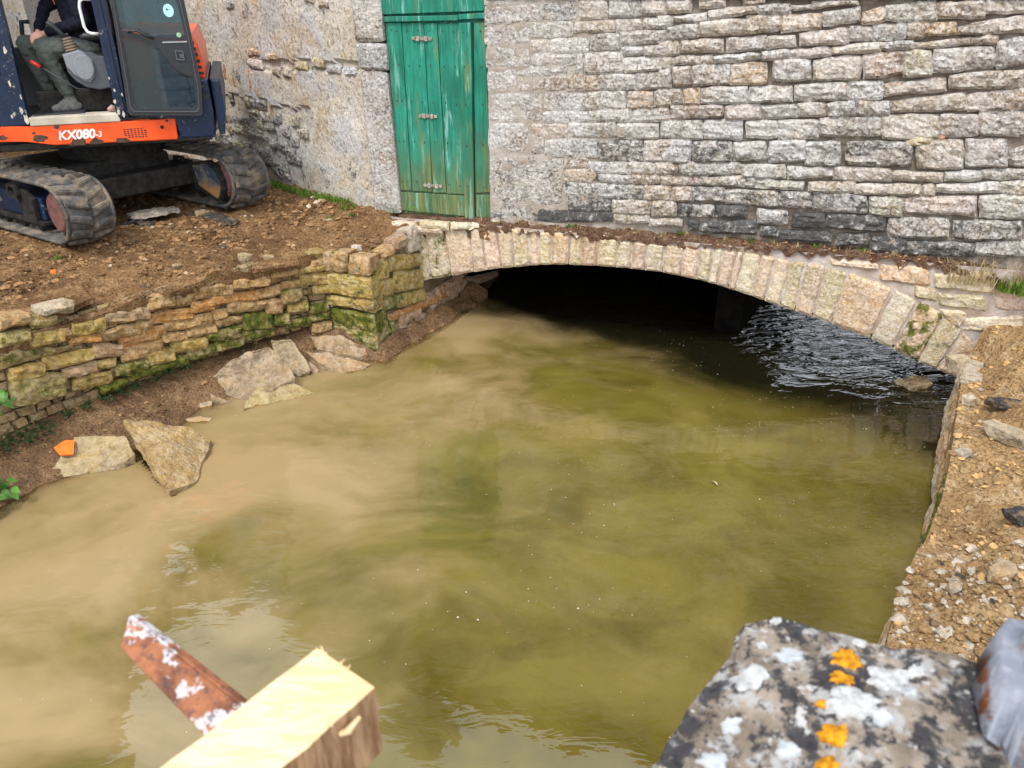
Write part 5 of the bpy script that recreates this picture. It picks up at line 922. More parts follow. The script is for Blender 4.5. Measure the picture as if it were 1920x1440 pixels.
tube('zip_pull', [hf(-.095, .66, 3.46), hf(-.085, .66, 3.38)], .006, simple('orange_zip', (.55, .22, .1), .6), pe, 6)
# ------------------------------------------------------------------ loose rocks in the water, left
RL = dict(A=('large flat tan slab tilting into the water, corner towards the viewer', (.44, .30, .13, .08), .13, 'rock_slab'),
          B=('pale cream slab half sunk beside the orange tile shard', (.44, .35, .19, .08), .12, 'rock_slab'),
          Cc=('biggest grey brown boulder in the rock heap below the retaining wall', (.36, .28, .195, .18), .26, 'boulder'),
          D=('pale yellow pointed slab in front of the big boulder', (.46, .37, .16, .06), .10, 'rock_slab'),
          E=('tilted mossy grey slab leaning between boulder and abutment', (.42, .34, .22, .2), .14, 'rock_slab'),
          F=('pinkish slab nearest the abutment, upper of the two long ones', (.40, .28, .18, .1), .12, 'rock_slab'),
          G=('pinkish slab touching the water, lower of the two long ones', (.42, .29, .185, .1), .12, 'rock_slab'),
          H=('small reddish brown stone wedged between the leaning slabs', (.38, .22, .16, .05), .08, 'rock'),
          I=('half submerged flat stone just left of the big boulder', (.48, .37, .24, .05), .06, 'rock'),
          J=('little brown stone at the left foot of the big boulder', (.38, .27, .18, .05), .06, 'rock'),
          K=('reddish stone behind the right corner of the large tan slab', (.46, .29, .18, .05), .07, 'rock'))
SUB = []
def flat_plane(P, keep=.25):
    A = np.array(P); X_ = np.c_[A[:, :2], np.ones(len(A))]; co = np.linalg.lstsq(X_, A[:, 2], rcond=None)[0]; zf = X_@co
    return [(x, y, z*keep+q*(1-keep)) for (x, y, z), q in zip(P, zf)]
for k, (lab, col, th, nm) in RL.items():
    o = slab(nm, ROCKS[k] if k == 'Cc' else flat_plane(ROCKS[k]), th, M['rock'], col, amp=.026 if k in ('Cc', 'E') else .017, seed=ord(k[0]), moss=.3 if k == 'E' else .05, sc=8, cuts=4)
    tag(o, lab, 'rock', 'rocks fallen from the left bank'); SUB.append(o)
o = slab('roof_tile_shard', [Vector(p)+Vector((0, 0, .012)) for p in ROCKS['tile']], .016, simple('orange_terracotta', (.72, .15, .02), .8, .2, .12, 25, .2), (1, 1, 1, 1), amp=.002, seed=3)
tag(o, 'bright orange broken roof tile lying on the pale slab', 'tile')
def blob(name, loc, size, rot, mat, col, label=None, cat=None, group=None, amp=.02, seed=0, moss=0, ang=True):
    bm = bmesh.new(); bmesh.ops.create_icosphere(bm, subdivisions=1, radius=1)
    rnd = random.Random(seed)
    mt = Matrix.Translation(loc)@Matrix.Rotation(rot, 4, 'Z')@Matrix.Rotation(rnd.uniform(-.25, .25), 4, 'X')
    for v in bm.verts:
        c = v.co.copy()
        c = Vector([math.copysign(abs(t)**.55, t) for t in c])*rnd.uniform(.82, 1.08)
        v.co = mt@Vector((c.x*size[0], c.y*size[1], c.z*size[2]))
    vs_ = [v.co.copy() for v in bm.verts]; fs_ = [[v.index for v in f.verts] for f in bm.faces]; bm.free()
    o = rock(name, vs_, fs_, mat, col, amp=amp, seed=seed, cuts=2, sc=10, moss=moss)
    if label: tag(o, label, cat, group)
    return o
gl, gr_ = lh, rh
def onl(x, y, up=0): return Vector((x, y, lh(x, y)+up))
def onr(x, y, up=0): return Vector((x, y, rh(x, y)+up))
# stones and broken paving on the left bank
g1 = 'stones on the dug earth bank'
blob('rock', onl(-2.66, 7.42, .06), (.085, .06, .075), .4, M['rock'], (.46, .36, .22, .08), 'upright pale tan stone at the brink above the dry stone wall', 'rock', g1, .012, 11)
blob('rock', onl(-2.46, 7.50, .04), (.075, .045, .05), -.4, M['rock'], (.42, .30, .16, .08), 'brown wedge stone right of the upright stone at the brink', 'rock', g1, .012, 12)
blob('rock', onl(-1.62, 7.78, .03), (.07, .05, .045), .3, M['vouss'], (.6, .5, .42, .05), 'white lump of stone on the corner above the abutment', 'rock', g1, .012, 13)
blob('rock', onl(-2.05, 8.45, .01), (.07, .03, .02), .2, M['rock'], (.36, .28, .2, .1), 'thin flat stone near the grass by the door', 'rock', g1, .008, 14)
blob('rock', onl(-3.20, 7.05, .02), (.05, .03, .03), .9, M['rock'], (.40, .30, .2, .1), 'fist sized stone in the middle of the bare earth', 'rock', g1, .008, 15)
blob('rock', onl(-3.42, 8.42, .03), (.10, .06, .045), .3, M['rock'], (.46, .36, .22, .08), 'yellowish stone beside the far track', 'rock', g1, .012, 16)
def crust(name, pts, th, label, z_up=.03, tilt=(0, 0), lab_mat=None, col=(.36, .31, .25, .15)):
    c = Vector((sum(p[0] for p in pts)/len(pts), sum(p[1] for p in pts)/len(pts)))
    top = [Vector((x, y, lz(c.x, c.y)+z_up+(x-c.x)*tilt[0]+(y-c.y)*tilt[1])) for x, y in pts]
    o = slab(name, top, th, lab_mat or M['rock'], col, inset=-.02, amp=.022 if lab_mat in (M['asphalt'], M['slabtop']) else .014, seed=len(COL.objects) % 17, sc=12)
    return tag(o, label, 'paving', 'broken paving crust')
crust('paving_slab', [(-4.22, 8.33), (-4.02, 8.12), (-3.78, 8.20), (-3.66, 8.42), (-3.86, 8.60), (-4.15, 8.52)], .05, 'broken grey asphalt slab lying between the two tracks', .07, (.08, -.1), M['slabtop'])
crust('paving_slab', [(-4.20, 8.10), (-4.02, 8.12), (-3.95, 8.02), (-3.80, 8.06), (-3.82, 8.18), (-4.0, 8.26)], .05, 'black asphalt edge under the grey slab between the tracks', .02, (0, 0), M['asphalt'])
crust('paving_slab', [(-3.62, 8.45), (-3.3, 8.25), (-3.05, 8.12), (-2.95, 8.2), (-3.2, 8.42), (-3.5, 8.6)], .04, 'black cracked asphalt crust in front of the far track', .035, (0, .05), M['asphalt'])
crust('paving_slab', [(-4.30, 5.75), (-3.95, 5.72), (-3.72, 6.02), (-3.62, 6.22), (-3.85, 6.50), (-4.3, 6.35), (-4.5, 6.0)], .05, 'earth covered paving slab overhanging the left end of the retaining wall', .07, (-.05, .10), M['dirt'])
crust('paving_slab', [(-3.30, 6.62), (-3.12, 6.58), (-2.90, 6.84), (-2.86, 6.98), (-3.05, 7.06), (-3.28, 6.84)], .04, 'thin broken paving edge above the middle of the retaining wall', .06, (0, .10), M['dirt'])
crust('paving_slab', [(-2.58, 7.16), (-2.40, 7.20), (-2.12, 7.38), (-2.18, 7.50), (-2.5, 7.42)], .035, 'thin stone edge above the right end of the retaining wall', .05, (0, .08), M['dirt'])
# rubble on the right bank
g2 = 'rubble stones on the right bank'
for i, (x, y, s_, rot, col, lab) in enumerate((
    (3.52, 4.62, (.20, .085, .075), -1.0, (.44, .38, .29, .25), 'long grey squared stone lying in the sandy rubble of the right bank'),
    (3.82, 4.72, (.14, .10, .05), .5, (.50, .40, .28, .1), 'flat tan stone just right of the long grey one'),
    (4.06, 5.22, (.10, .075, .06), .2, (.52, .44, .33, .08), 'pale round stone on the sandy heap by the arch foot'),
    (4.55, 5.75, (.13, .09, .05), -.3, (.54, .44, .32, .08), 'flat pale stone high on the sandy heap at the frame edge'),
    (3.60, 5.28, (.06, .05, .05), .2, (.56, .48, .38, .08), 'small white stone at the brink near the arch foot'),
    (4.05, 6.22, (.12, .09, .09), .2, (.54, .45, .32, .1), 'squared pale stone at the foot of the arch on the right'),
    (3.18, 4.55, (.06, .05, .03), .2, (.44, .42, .38, .1), 'grey flat stone at the water edge of the right bank'),
    (2.50, 3.02, (.085, .06, .05), .4, (.46, .36, .24, .1), 'yellowish stone in the grey rubble near the foreground'),
    (2.32, 3.06, (.06, .045, .04), .9, (.44, .40, .36, .15), 'grey stone in the rubble near the foreground'))):
    blob('rock', onr(x, y, s_[2]*.45), s_, rot, M['rock'], col, lab, 'rock', g2, .012, 30+i)
for i, (x, y, sx, sy, lab) in enumerate(((3.78, 5.12, .17, .07, 'black tarry asphalt lump beside the pale round stone'), (2.98, 3.62, .10, .07, 'crumbled dark asphalt piece in the sandy rubble'), (3.92, 4.98, .08, .06, 'small tar lump below the larger black one'))):
    blob('asphalt_lump', onr(x, y, .03), (sx, sy, .05), .5*i-.3, M['asphalt'], (1, 1, 1, 1), lab, 'asphalt', 'asphalt lumps on the right bank', .016, 50+i)
o = blob('rock', Vector((3.98, 6.72, -.02)), (.20, .15, .09), .5, M['rock'], (.11, .07, .04, .3), 'dark brown boulder breaking the water under the arch', 'rock', None, .03, 61); SUB.append(o)
o = blob('rock', Vector((3.2, 6.35, -.15)), (.30, .14, .10), .4, M['rock'], (.34, .24, .12, .2), 'sunken brown stone left of the dark boulder under the arch', 'rock', None, .03, 62); SUB.append(o)
# ------------------------------------------------------------------ gravel, clods and crumbs
def scatter(name, pts, mats, rng, smin, smax, parent=None, flat=.7):
    ph = (1+5**.5)/2; base = [(-1, ph, 0), (1, ph, 0), (-1, -ph, 0), (1, -ph, 0), (0, -1, ph), (0, 1, ph), (0, -1, -ph), (0, 1, -ph), (ph, 0, -1), (ph, 0, 1), (-ph, 0, -1), (-ph, 0, 1)]; base = [tuple(c*.55 for c in p) for p in base]
    fc = [(0, 11, 5), (0, 5, 1), (0, 1, 7), (0, 7, 10), (0, 10, 11), (1, 5, 9), (5, 11, 4), (11, 10, 2), (10, 7, 6), (7, 1, 8), (3, 9, 4), (3, 4, 2), (3, 2, 6), (3, 6, 8), (3, 8, 9), (4, 9, 5), (2, 4, 11), (6, 2, 10), (8, 6, 7), (9, 8, 1)]
    V_, F_, MI = [], [], []
    for (x, y, z) in pts:
        s_ = smin*(smax/smin)**(rng.random()**2.2); m = rng.choices(range(len(mats)), [8, 5, .35, .4, .03][:len(mats)])[0]; b0 = len(V_); a = rng.uniform(0, 6.28); ca, sa = math.cos(a), math.sin(a); el = rng.uniform(.6, 1.5)
        for (u, v, w_) in base:
            u, v, w_ = u*s_*el*rng.uniform(.6, 1.2), v*s_*rng.uniform(.6, 1.2), w_*s_*flat*rng.uniform(.5, 1.1)
            V_.append((x+u*ca-v*sa+rng.uniform(-.3, .3)*s_, y+u*sa+v*ca+rng.uniform(-.3, .3)*s_, z+w_+s_*.15))
        for f in fc: F_.append(tuple(b0+i for i in f)); MI.append(m)
    return tag(obj(name, V_, F_, None, parent, mats=mats, mi=MI), kind='stuff')
rg = random.Random(3)
ml = [M['dirt'], simple('pale_clod', (.26, .15, .07), .95, .1), simple('limestone_chip', (.42, .33, .23), .9, .1), M['asphalt'], simple('tile_crumb', (.6, .14, .03), .9, .1)]
pts = []
while len(pts) < 11000:
    x, y = rg.uniform(-6.2, -.9), rg.uniform(4.4, 9.9)
    if inside((x, y), left_poly) and (rg.random() < .08+1.3*max(0, fr((x*1.8, y*1.8, 3), 1, 3)+.1)): pts.append((x, y, lh(x, y)))
tag(scatter('gravel', pts, ml, rg, .005, .040), 'loose clods and gravel strewn over the left earth bank', 'gravel')
pts = []
while len(pts) < 8500:
    x, y = rg.uniform(1.4, 6), rg.uniform(2.0, 6.8)
    if inside((x, y), rpoly) and (rg.random() < .3+1.3*max(0, fr((x*2, y*2, 3), 1, 3)+.1)): pts.append((x, y, rh(x, y)))
mr = [M['dirt_r'], simple('pale_sand_clod', (.43, .27, .12), .95, .1), simple('grey_rubble', (.33, .28, .22), .9, .1), M['slabtop'], M['asphalt']]
tag(scatter('gravel', pts, mr, rg, .004, .030), 'sandy rubble and chippings strewn over the right bank', 'gravel')
pts = []
while len(pts) < 1200:
    x, y = rg.uniform(1.6, 3.2), rg.uniform(2.2, 3.45)
    if inside((x, y), rpoly): pts.append((x, y, rh(x, y)+.005))
tag(scatter('rubble', pts, [M['dirt_r'], M['slabtop'], mr[2], M['asphalt']], rg, .008, .045), 'grey broken rubble heap at the near end of the right bank', 'rubble')
pts = []
while len(pts) < 700:
    u = rg.uniform(-.9, 5.2); v = rg.random(); p = ledge(u, v, 0); pts.append(tuple(p))
o = scatter('soil_crumbs', pts, [M['soil'], ml[1], ml[2], M['soil'], ml[4]], rg, .005, .022, arch)
pts = []
while len(pts) < 900:
    x, y = rg.uniform(-4.4, -.8), rg.uniform(4.6, 8.6)
    z = mh_(x, y)
    if inside((x, y), mud_poly) and -.03 < z < .4: pts.append((x, y, z))
tag(scatter('mud_clods', pts, [M['mud'], ml[1], M['mud'], M['soil']], rg, .006, .03), 'small clods on the wet mud below the retaining wall', 'mud')
# ------------------------------------------------------------------ plants
def leaf_mat(name, a, b, rough=.45):
    s = NT(name); c = s.mix(s.ramp(s.noise(14, 3), .3, .7), a, b)
    p = s.n('BsdfPrincipled', {'Base Color': c, 'Roughness': rough, 'Specular IOR Level': .35}); t = s.n('BsdfTranslucent', {'Color': c}); m = s.n('MixShader', {0: .25, 1: p, 2: t}); s.t.links.new(m.outputs[0], s.out.inputs['Surface']); return s.m
M['grass'] = leaf_mat('grass_green', (.065, .15, .012), (.15, .24, .025)); M['dry_grass'] = leaf_mat('dry_grass', (.32, .24, .11), (.45, .36, .2)); M['leaf'] = leaf_mat('fresh_leaf', (.06, .17, .02), (.13, .27, .05)); M['ivy'] = leaf_mat('dark_ivy', (.010, .030, .010), (.025, .060, .018), .35)
def grass(name, spots, n, hmin, hmax, mat, label, spread=.05, seed=1):
    rng = random.Random(seed); V_, F_ = [], []
    for (p, rad) in spots:
        for _ in range(n):
            a, r_ = rng.uniform(0, 6.28), rad*math.sqrt(rng.random()); b = Vector(p)+Vector((math.cos(a)*r_, math.sin(a)*r_, -.01)); hh = rng.uniform(hmin, hmax)
            d = Vector((rng.uniform(-1, 1), rng.uniform(-1, 1), 0)).normalized(); sd_ = Vector((-d.y, d.x, 0))*rng.uniform(.003, .0065); ln = rng.uniform(.2, .9)*hh
            q = [b-sd_, b+sd_, b+d*ln*.3+Vector((0, 0, hh*.6))+sd_*.7, b+d*ln*.3+Vector((0, 0, hh*.6))-sd_*.7, b+d*ln+Vector((0, 0, hh*.85))]
            k = len(V_); V_ += q; F_ += [(k, k+1, k+2, k+3), (k+3, k+2, k+4)]
    return tag(obj(name, V_, F_, mat), label, 'grass', kind='stuff')
sp = [(onl(*(pf(u, 0, .10+.08*random.random())[:2])), .09) for u in np.linspace(.35, 2.2, 16)]
grass('grass', sp, 90, .03, .10, M['grass'], 'strip of green grass along the foot of the plastered wall', seed=2)
grass('grass', [(wf(4.95+.1*k, .10+.05*(k % 2), 1.07), .09) for k in range(8)], 120, .05, .16, M['grass'], 'green grass tuft at the right end of the ledge', seed=3)
grass('dry_grass', [(wf(4.5+.09*k, .08, 1.10), .07) for k in range(9)], 22, .08, .30, M['dry_grass'], 'dry straw stalks hanging beside the green tuft on the right', seed=4)
grass('dry_grass', [(ledge(u, .3, 0), .05) for u in np.linspace(-.1, 4.4, 22)], 12, .02, .07, M['dry_grass'], 'wisps of dry grass on the soil ledge over the arch', seed=5)
grass('weeds', [(ledge(u, .2, 0), .04) for u in (.85, .9, 2.0, 2.7, 3.3, 3.7)], 30, .015, .05, M['grass'], 'small green weeds on the soil ledge over the arch', seed=6)
grass('grass', [(onl(-4.32, 7.02), .06), (onl(-2.0, 8.5), .07), (onl(-1.75, 8.45), .06)], 60, .015, .05, M['grass'], 'sparse grass sprouts on the bare earth', seed=8)
def leaf_mesh(L, W, nm='leaf', fold=.25, mat=None):
    V_, F_ = [], []
    for i in range(7):
        f = i/6; wd = W*math.sin(math.pi*min(1, f*.94+.03))**.75*(1-.25*f); z = -.35*L*f*f
        V_ += [(f*L, -wd, z+wd*fold), (f*L, 0, z), (f*L, wd, z+wd*fold)]
    for i in range(6):
        for k in range(2): a = i*3+k; F_.append((a, a+3, a+4, a+1))
    me = bpy.data.meshes.new(nm); me.from_pydata(V_, [], F_); me.materials.append(mat); me.polygons.foreach_set('use_smooth', [True]*len(me.polygons)); return me
LM = leaf_mesh(.13, .042, mat=M['leaf'])
pl = thing('leafy_plant', (-4.15, 4.85, .05), 'bright green broad leaved plant at the left edge above the water', 'plant')
for k in range(5): tube('stem', [(-4.25+.03*k, 4.95-.04*k, -.05), (-4.12+.02*k, 4.88-.03*k, .3+.05*k), (-4.02, 4.84, .62-.11*k)], [.006, .005, .003], M['leaf'], pl, 5)
rl = random.Random(5)
for k in range(34):
    o = bpy.data.objects.new('leaf', LM); link(o, pl)
    up_ = k >= 20; zz = rl.uniform(.50, .72) if up_ else rl.uniform(.03, .30); x = (-4.10 if up_ else -3.90)+rl.uniform(-.2, .08); y = (5.42 if up_ else 4.80)+rl.uniform(-.14, .14)
    o.location = (x, y, zz); o.rotation_euler = (rl.uniform(-.5, .5), rl.uniform(-.3, .5), rl.uniform(-2.0, .8)); s_ = rl.uniform(.6, 1.1); o.scale = (s_, s_, s_)
def ivy(name, spots, n, size, label, mat):
    V_, F_ = [], []; rng = random.Random(9)
    for (p, rad) in spots:
        for _ in range(n):
            c = Vector(p)+Vector((rng.gauss(0, rad), rng.gauss(0, rad), rng.gauss(0, rad*.5))); a = rng.uniform(0, 6.28); d = Vector((math.cos(a), math.sin(a), rng.uniform(-.6, .4))); s_ = Vector((-math.sin(a), math.cos(a), rng.uniform(-.4, .4))); L = size*rng.uniform(.6, 1.3)
            k = len(V_); V_ += [c, c+d*L*.5+s_*L*.4, c+d*L, c+d*L*.5-s_*L*.4]; F_.append((k, k+1, k+2, k+3))
    return tag(obj(name, V_, F_, mat), label, 'ivy', kind='stuff')
sp = []
for u in np.linspace(2.9, 3.55, 10): sp.append((rf(u, .30-.12*abs(n1((u*5, 1, 1))), .06), .06))
for u in np.linspace(1.6, 2.7, 8): sp.append((rf(u, .33, .05), .03))
ivy('ivy', sp, 60, .026, 'dark green ivy creeping at the foot of the retaining wall', M['ivy'])
ivy('weeds', [(wf(-.86, .06, 1.36), .035), (wf(-1.12, .08, 1.32), .03)], 40, .02, 'small green weed growing at the foot of the green door', M['leaf'])
# ------------------------------------------------------------------ foreground: parapet coping, timber, rusty bar, lead lump
def lichen_mat():
    s = NT('lichen_covered_stone')
    c = s.mix(s.ramp(s.noise(14, 6, .6), .35, .65), (.15, .12, .09), (.30, .25, .20))
    c = s.mix(s.math('MULTIPLY', s.ramp(s.noise(30, 6, .65, off=(5, 2, 3)), .50, .60), .85), c, (.33, .33, .325))
    c = s.mix(s.math('MULTIPLY', s.ramp(s.noise(24, 7, .68, off=(1, 1, 3)), .48, .57), .92), c, (.030, .030, .034))
    c = s.mix(s.math('MULTIPLY', s.ramp(s.noise(75, 4, .65, off=(5, 7, 3)), .55, .63), .85), c, (.025, .025, .028))
    c = s.mix(s.math('MULTIPLY', s.ramp(s.noise(50, 5, .65, off=(2, 4, 8)), .60, .66), .8), c, (.46, .45, .43))
    return s.pbr(c, .95, s.bump(s.noise(40, 9, .7), .9, .010), spec=.1)
M['lichen'] = lichen_mat()
par = thing('parapet', (.4, .2, 0), 'low stone parapet under the lichen covered coping in the foreground', 'parapet')
for (x0, x1, zt) in ((-1.6, .14, 2.70), (.16, 1.9, 2.66)):
    z = -.9
    while z < zt-.02:
        hz = min(.24, zt-z); x = x0
        while x < x1-.02:
            wx = min(random.uniform(.3, .5), x1-x)
            stone('parapet_stone', [x, z+hz-.01, x+wx-.01, z+hz-.01, x+wx-.01, z, x, z], lambda u, v, h: Vector((u, .40+h, v)), par, FC['g'], M['facade'], prot=.02, depth=.45, cell=.06); x += wx
        z += hz
cop = rock('coping_stone', [(.298, .743, 2.850), (.345, .742, 2.858), (.395, .722, 2.862), (.445, .702, 2.862), (.56, .660, 2.865), (1.2, .45, 2.88), (1.2, .0, 2.88), (.05, .30, 2.76), (.146, .565, 2.80), (.207, .629, 2.82), (.272, .700, 2.832),
     (.31, .72, 2.68), (.44, .68, 2.68), (.56, .63, 2.68), (1.2, .42, 2.68), (1.2, 0, 2.68), (.06, .28, 2.62), (.16, .54, 2.62), (.23, .62, 2.64), (.42, .52, 2.87), (.42, .66, 2.868), (.3, .62, 2.855)],
    [(0, 1, 20), (1, 2, 20), (2, 3, 20), (3, 4, 20), (4, 19, 20), (4, 5, 19), (5, 6, 19), (6, 7, 19), (7, 8, 19), (8, 21, 19), (8, 9, 21), (9, 10, 21), (10, 0, 21), (0, 20, 21), (19, 21, 20), (0, 11, 1), (1, 11, 12, 2), (2, 12, 3), (3, 12, 13, 4), (4, 13, 14, 5), (5, 14, 15, 6), (6, 15, 16, 7), (7, 16, 17, 8), (8, 17, 18, 9), (9, 18, 10), (10, 18, 11, 0), (11, 18, 17, 16, 15, 14, 13, 12)], M['lichen'], (1, 1, 1, 1), amp=.009, cuts=5, seed=2, sc=16)
tag(cop, 'lichen spotted coping stone in the right foreground', 'coping')
# thalli of lichen as thin raised crusts on the coping
cbm = bmesh.new(); cbm.from_mesh(cop.data); ctree = BVHTree.FromBMesh(cbm); cbm.free()
def thallus(x, y, r_, mat, seed, nm):
    rng = random.Random(seed); n = 40; V_, F_ = [], []
    def on(px, py, up):
        hit = ctree.ray_cast(Vector((px, py, 4)), Vector((0, 0, -1)))[0]; return Vector((px, py, (hit.z if hit else 2.8)+up))
    prof = [1+.55*noise.noise(Vector((math.cos(2*math.pi*k/n)*2+seed, math.sin(2*math.pi*k/n)*2, seed)))+.10*rng.uniform(-1, 1) for k in range(n)]
    for ring, (f, up) in enumerate(((1.0, -.001), (.88, .0025), (.5, .0035), (.2, .003))):
        for k in range(n): a = 2*math.pi*k/n; V_.append(on(x+r_*f*prof[k]*math.cos(a), y+r_*f*prof[k]*math.sin(a)*.8, up))
    for q in range(3):
        for k in range(n): F_.append((q*n+k, q*n+(k+1) % n, q*n+n+(k+1) % n, q*n+n+k))
    F_.append(tuple(3*n+k for k in range(n)))
    return obj(nm, V_, F_, mat, cop, True)
mo = simple('orange_lichen', (.50, .21, .012), .95, .1, .6, 110, .9, bd=.008); mw = simple('white_lichen', (.36, .36, .35), .95, .1, .28, 110, .6, bd=.006); mg = simple('grey_lichen', (.32, .335, .345), .95, .1, .2, 80, .4); mblk = simple('black_lichen', (.03, .032, .036), .95, .1, .4, 80, .5)
for k, (x, y, r_) in enumerate([(.404, .667, .0175), (.387, .639, .0145), (.353, .568, .0165), (.337, .538, .012), (.353, .606, .007)]): thallus(x, y, r_, mo, k+1, 'orange_lichen')
for k, (x, y, r_) in enumerate([(.284, .65, .0215), (.383, .603, .0295), (.444, .639, .0245), (.34, .735, .0095), (.312, .698, .0105), (.476, .645, .014), (.274, .535, .0185), (.431, .695, .012)]): thallus(x, y, r_*(1 if k in (0, 1, 2) else .75), mw, k+11, 'white_lichen')
for k, (x, y, r_) in enumerate([(.41, .58, .015), (.456, .616, .014), (.302, .561, .0165), (.223, .56, .0205), (.34, .68, .0205), (.25, .60, .014)]): thallus(x, y, r_*.8, mg, k+31, 'grey_lichen')
# greyish block with a rusty face on the coping
s = NT('oxidised_lead')
c = s.mix(s.ramp(s.noise(12, 6), .35, .65), (.13, .145, .18), (.25, .265, .30)); yy = s.n('SeparateXYZ', {'Vector': s.n('NewGeometry').outputs['Normal']}).outputs['Z']
c = s.mix(s.math('MULTIPLY', s.ramp(s.noise(22, 7, .65, off=(3, 3, 3)), .45, .56), s.ramp(yy, .2, .6, 1, 0)), c, (.16, .055, .02))
c = s.mix(s.math('MULTIPLY', s.ramp(s.noise(40, 4, .6), .55, .65), .35), c, (.34, .35, .38)); mlead = s.pbr(c, .6, s.bump(s.noise(45, 8, .68), .8, .008), .0)
bm = bmesh.new(); bot = [(.480, .505), (.525, .635), (.60, .695), (.80, .66), (.74, .42)]; top = [(.535, .575), (.558, .645), (.605, .685), (.79, .65), (.75, .50)]
A = [bm.verts.new((x, y, 2.855)) for x, y in bot]; B = [bm.verts.new((x, y, 2.945)) for x, y in top]; bm.faces.new(A); bm.faces.new(B)
for i in range(5): bm.faces.new([A[i], A[(i+1) % 5], B[(i+1) % 5], B[i]])
bmesh.ops.bevel(bm, geom=bm.edges[:], offset=.022, segments=5, affect='EDGES')
tag(bmobj('metal_block', bm, mlead, None, True), 'blue grey metal block with a rusty side on the coping', 'block')
# sawn timber end
def sawn():
    s = NT('fresh_sawn_pine'); mp = s.n('Mapping', {'Vector': s.pos, 'Rotation': (0, 0, -.905), 'Scale': (5, 34, 34)}).outputs[0]
    g = s.noise(2.5, 7, .65, vec=mp, dist=.9); c = s.mix(s.ramp(g, .32, .62), (.52, .37, .19), (.66, .52, .32)); c = s.mix(s.math('MULTIPLY', s.ramp(s.noise(9, 5, .6), .5, .68), .5), c, (.50, .34, .17))
    k = s.n('VectorMath', {0: s.n('VectorMath', {0: s.pos, 1: (-.245, .51, 2.95)}, operation='SUBTRACT').outputs[0], 1: (1, .8, 1)}, operation='MULTIPLY'); d = s.n('VectorMath', {0: k}, operation='LENGTH').outputs['Value']
    saw = s.n('TexWave', {'Vector': s.n('Mapping', {'Vector': s.pos, 'Rotation': (0, 0, -.75)}).outputs[0], 'Scale': 60, 'Distortion': 3, 'Detail': 3}).outputs[0]
    return s.pbr(c, .8, s.bump(s.math('ADD', g, s.math('MULTIPLY', saw, .12)), .4, .003), spec=.15)
def endg():
    s = NT('weathered_timber_end'); mp = s.n('Mapping', {'Vector': s.pos, 'Scale': (60, 60, 6)}).outputs[0]
    g = s.noise(1.6, 7, .65, vec=mp, dist=.4); c = s.mix(s.ramp(g, .35, .65), (.20, .105, .05), (.42, .27, .15)); return s.pbr(c, .85, s.bump(g, .6, .005), spec=.15)
msw, men = sawn(), endg(); d = Vector((-.62, -.785, 0)); n_ = Vector((.80, -.60, 0)); p0 = Vector((-.215, .609, 2.95))
tim = thing('timber_beam', (-.3, .4, 2.75), 'freshly sawn square timber end in the lower left foreground', 'timber')
bm = bmesh.new(); rgt = random.Random(4); L = .75; nn = 26
rows = []
for k in range(nn+1):
    q = p0+d*(L*k/nn); e = lambda a: rgt.uniform(-a, a)
    rows.append([bm.verts.new(q+Vector((0, 0, e(.0006)))+n_*e(.0012)), bm.verts.new(q+n_*.089+Vector((0, 0, e(.0012)))+n_*e(.0012)), bm.verts.new(q+n_*.088+Vector((0, 0, -.10))), bm.verts.new(q+Vector((0, 0, -.10)))])
for A, B in zip(rows, rows[1:]):
    for k in range(4): bm.faces.new([A[k], A[(k+1) % 4], B[(k+1) % 4], B[k]])
bm.faces.new(rows[0]); bm.faces.new(rows[-1][::-1]); bmesh.ops.recalc_face_normals(bm, faces=bm.faces[:])
o = bmobj('sawn_beam', bm, msw, tim); o.data.materials.append(men)
for f in o.data.polygons:
    if abs(f.normal.z) < .5: f.material_index = 1
bm = bmesh.new()
for k in range(12):
    f = rgt.random(); side = rgt.random(); q = p0+n_*(.09*side) if side < .6 else p0+n_*.089+d*(f*.25)
    v = Vector((rgt.uniform(-1, 1), rgt.uniform(.0, 1.2), rgt.uniform(-.4, .5))).normalized()*rgt.uniform(.002, .008); btube(bm, [q-v*.2, q+v*.5, q+v], [.0012, .0009, .0004], 4)
o = bmobj('splinters', bm, msw, tim); o['kind'] = 'stuff'
btube_b = bmesh.new(); btube(btube_b, [p0+n_*.0895+d*.05+Vector((0, 0, -.02)), p0+n_*.096+d*.045+Vector((0, 0, -.016)), p0+n_*.098+d*.03+Vector((0, 0, -.008))], [.003, .004, .002], 6); bmobj('wood_chip', btube_b, msw, tim)
# rusty flat bar
s = NT('rusty_painted_iron'); c = s.mix(s.ramp(s.noise(18, 8, .7), .38, .62), (.13, .045, .022), (.30, .115, .05)); c = s.mix(s.ramp(s.noise(24, 6, .62, off=(2, 6, 1)), .53, .58), c, (.40, .38, .38)); c = s.mix(s.math('MULTIPLY', s.ramp(s.noise(60, 5, .7), .55, .63), .7), c, (.05, .035, .04)); mrust = s.pbr(c, .75, s.bump(s.noise(40, 7), .6, .004), .1)
a0, a1, b0, b1 = Vector((-.508, .753, 2.86)), Vector((-.509, .715, 2.84)), Vector((-.351, .668, 2.80)), Vector((-.389, .636, 2.78))
ext = lambda p, q: q+(q-p)*.55
nrm = (b0-a0).cross(a1-a0).normalized(); nrm = nrm if nrm.z < 0 else -nrm
bm = bmesh.new(); q = [a0, a1, ext(a1, b1), ext(a0, b0)]; A = [bm.verts.new(p) for p in q]; B = [bm.verts.new(p+nrm*.010+Vector((.008, .008, 0))) for p in q]; bm.faces.new(A); bm.faces.new(B[::-1])
for i in range(4): bm.faces.new([A[i], B[i], B[(i+1) % 4], A[(i+1) % 4]])
bmesh.ops.bevel(bm, geom=bm.edges[:], offset=.003, segments=2, affect='EDGES')
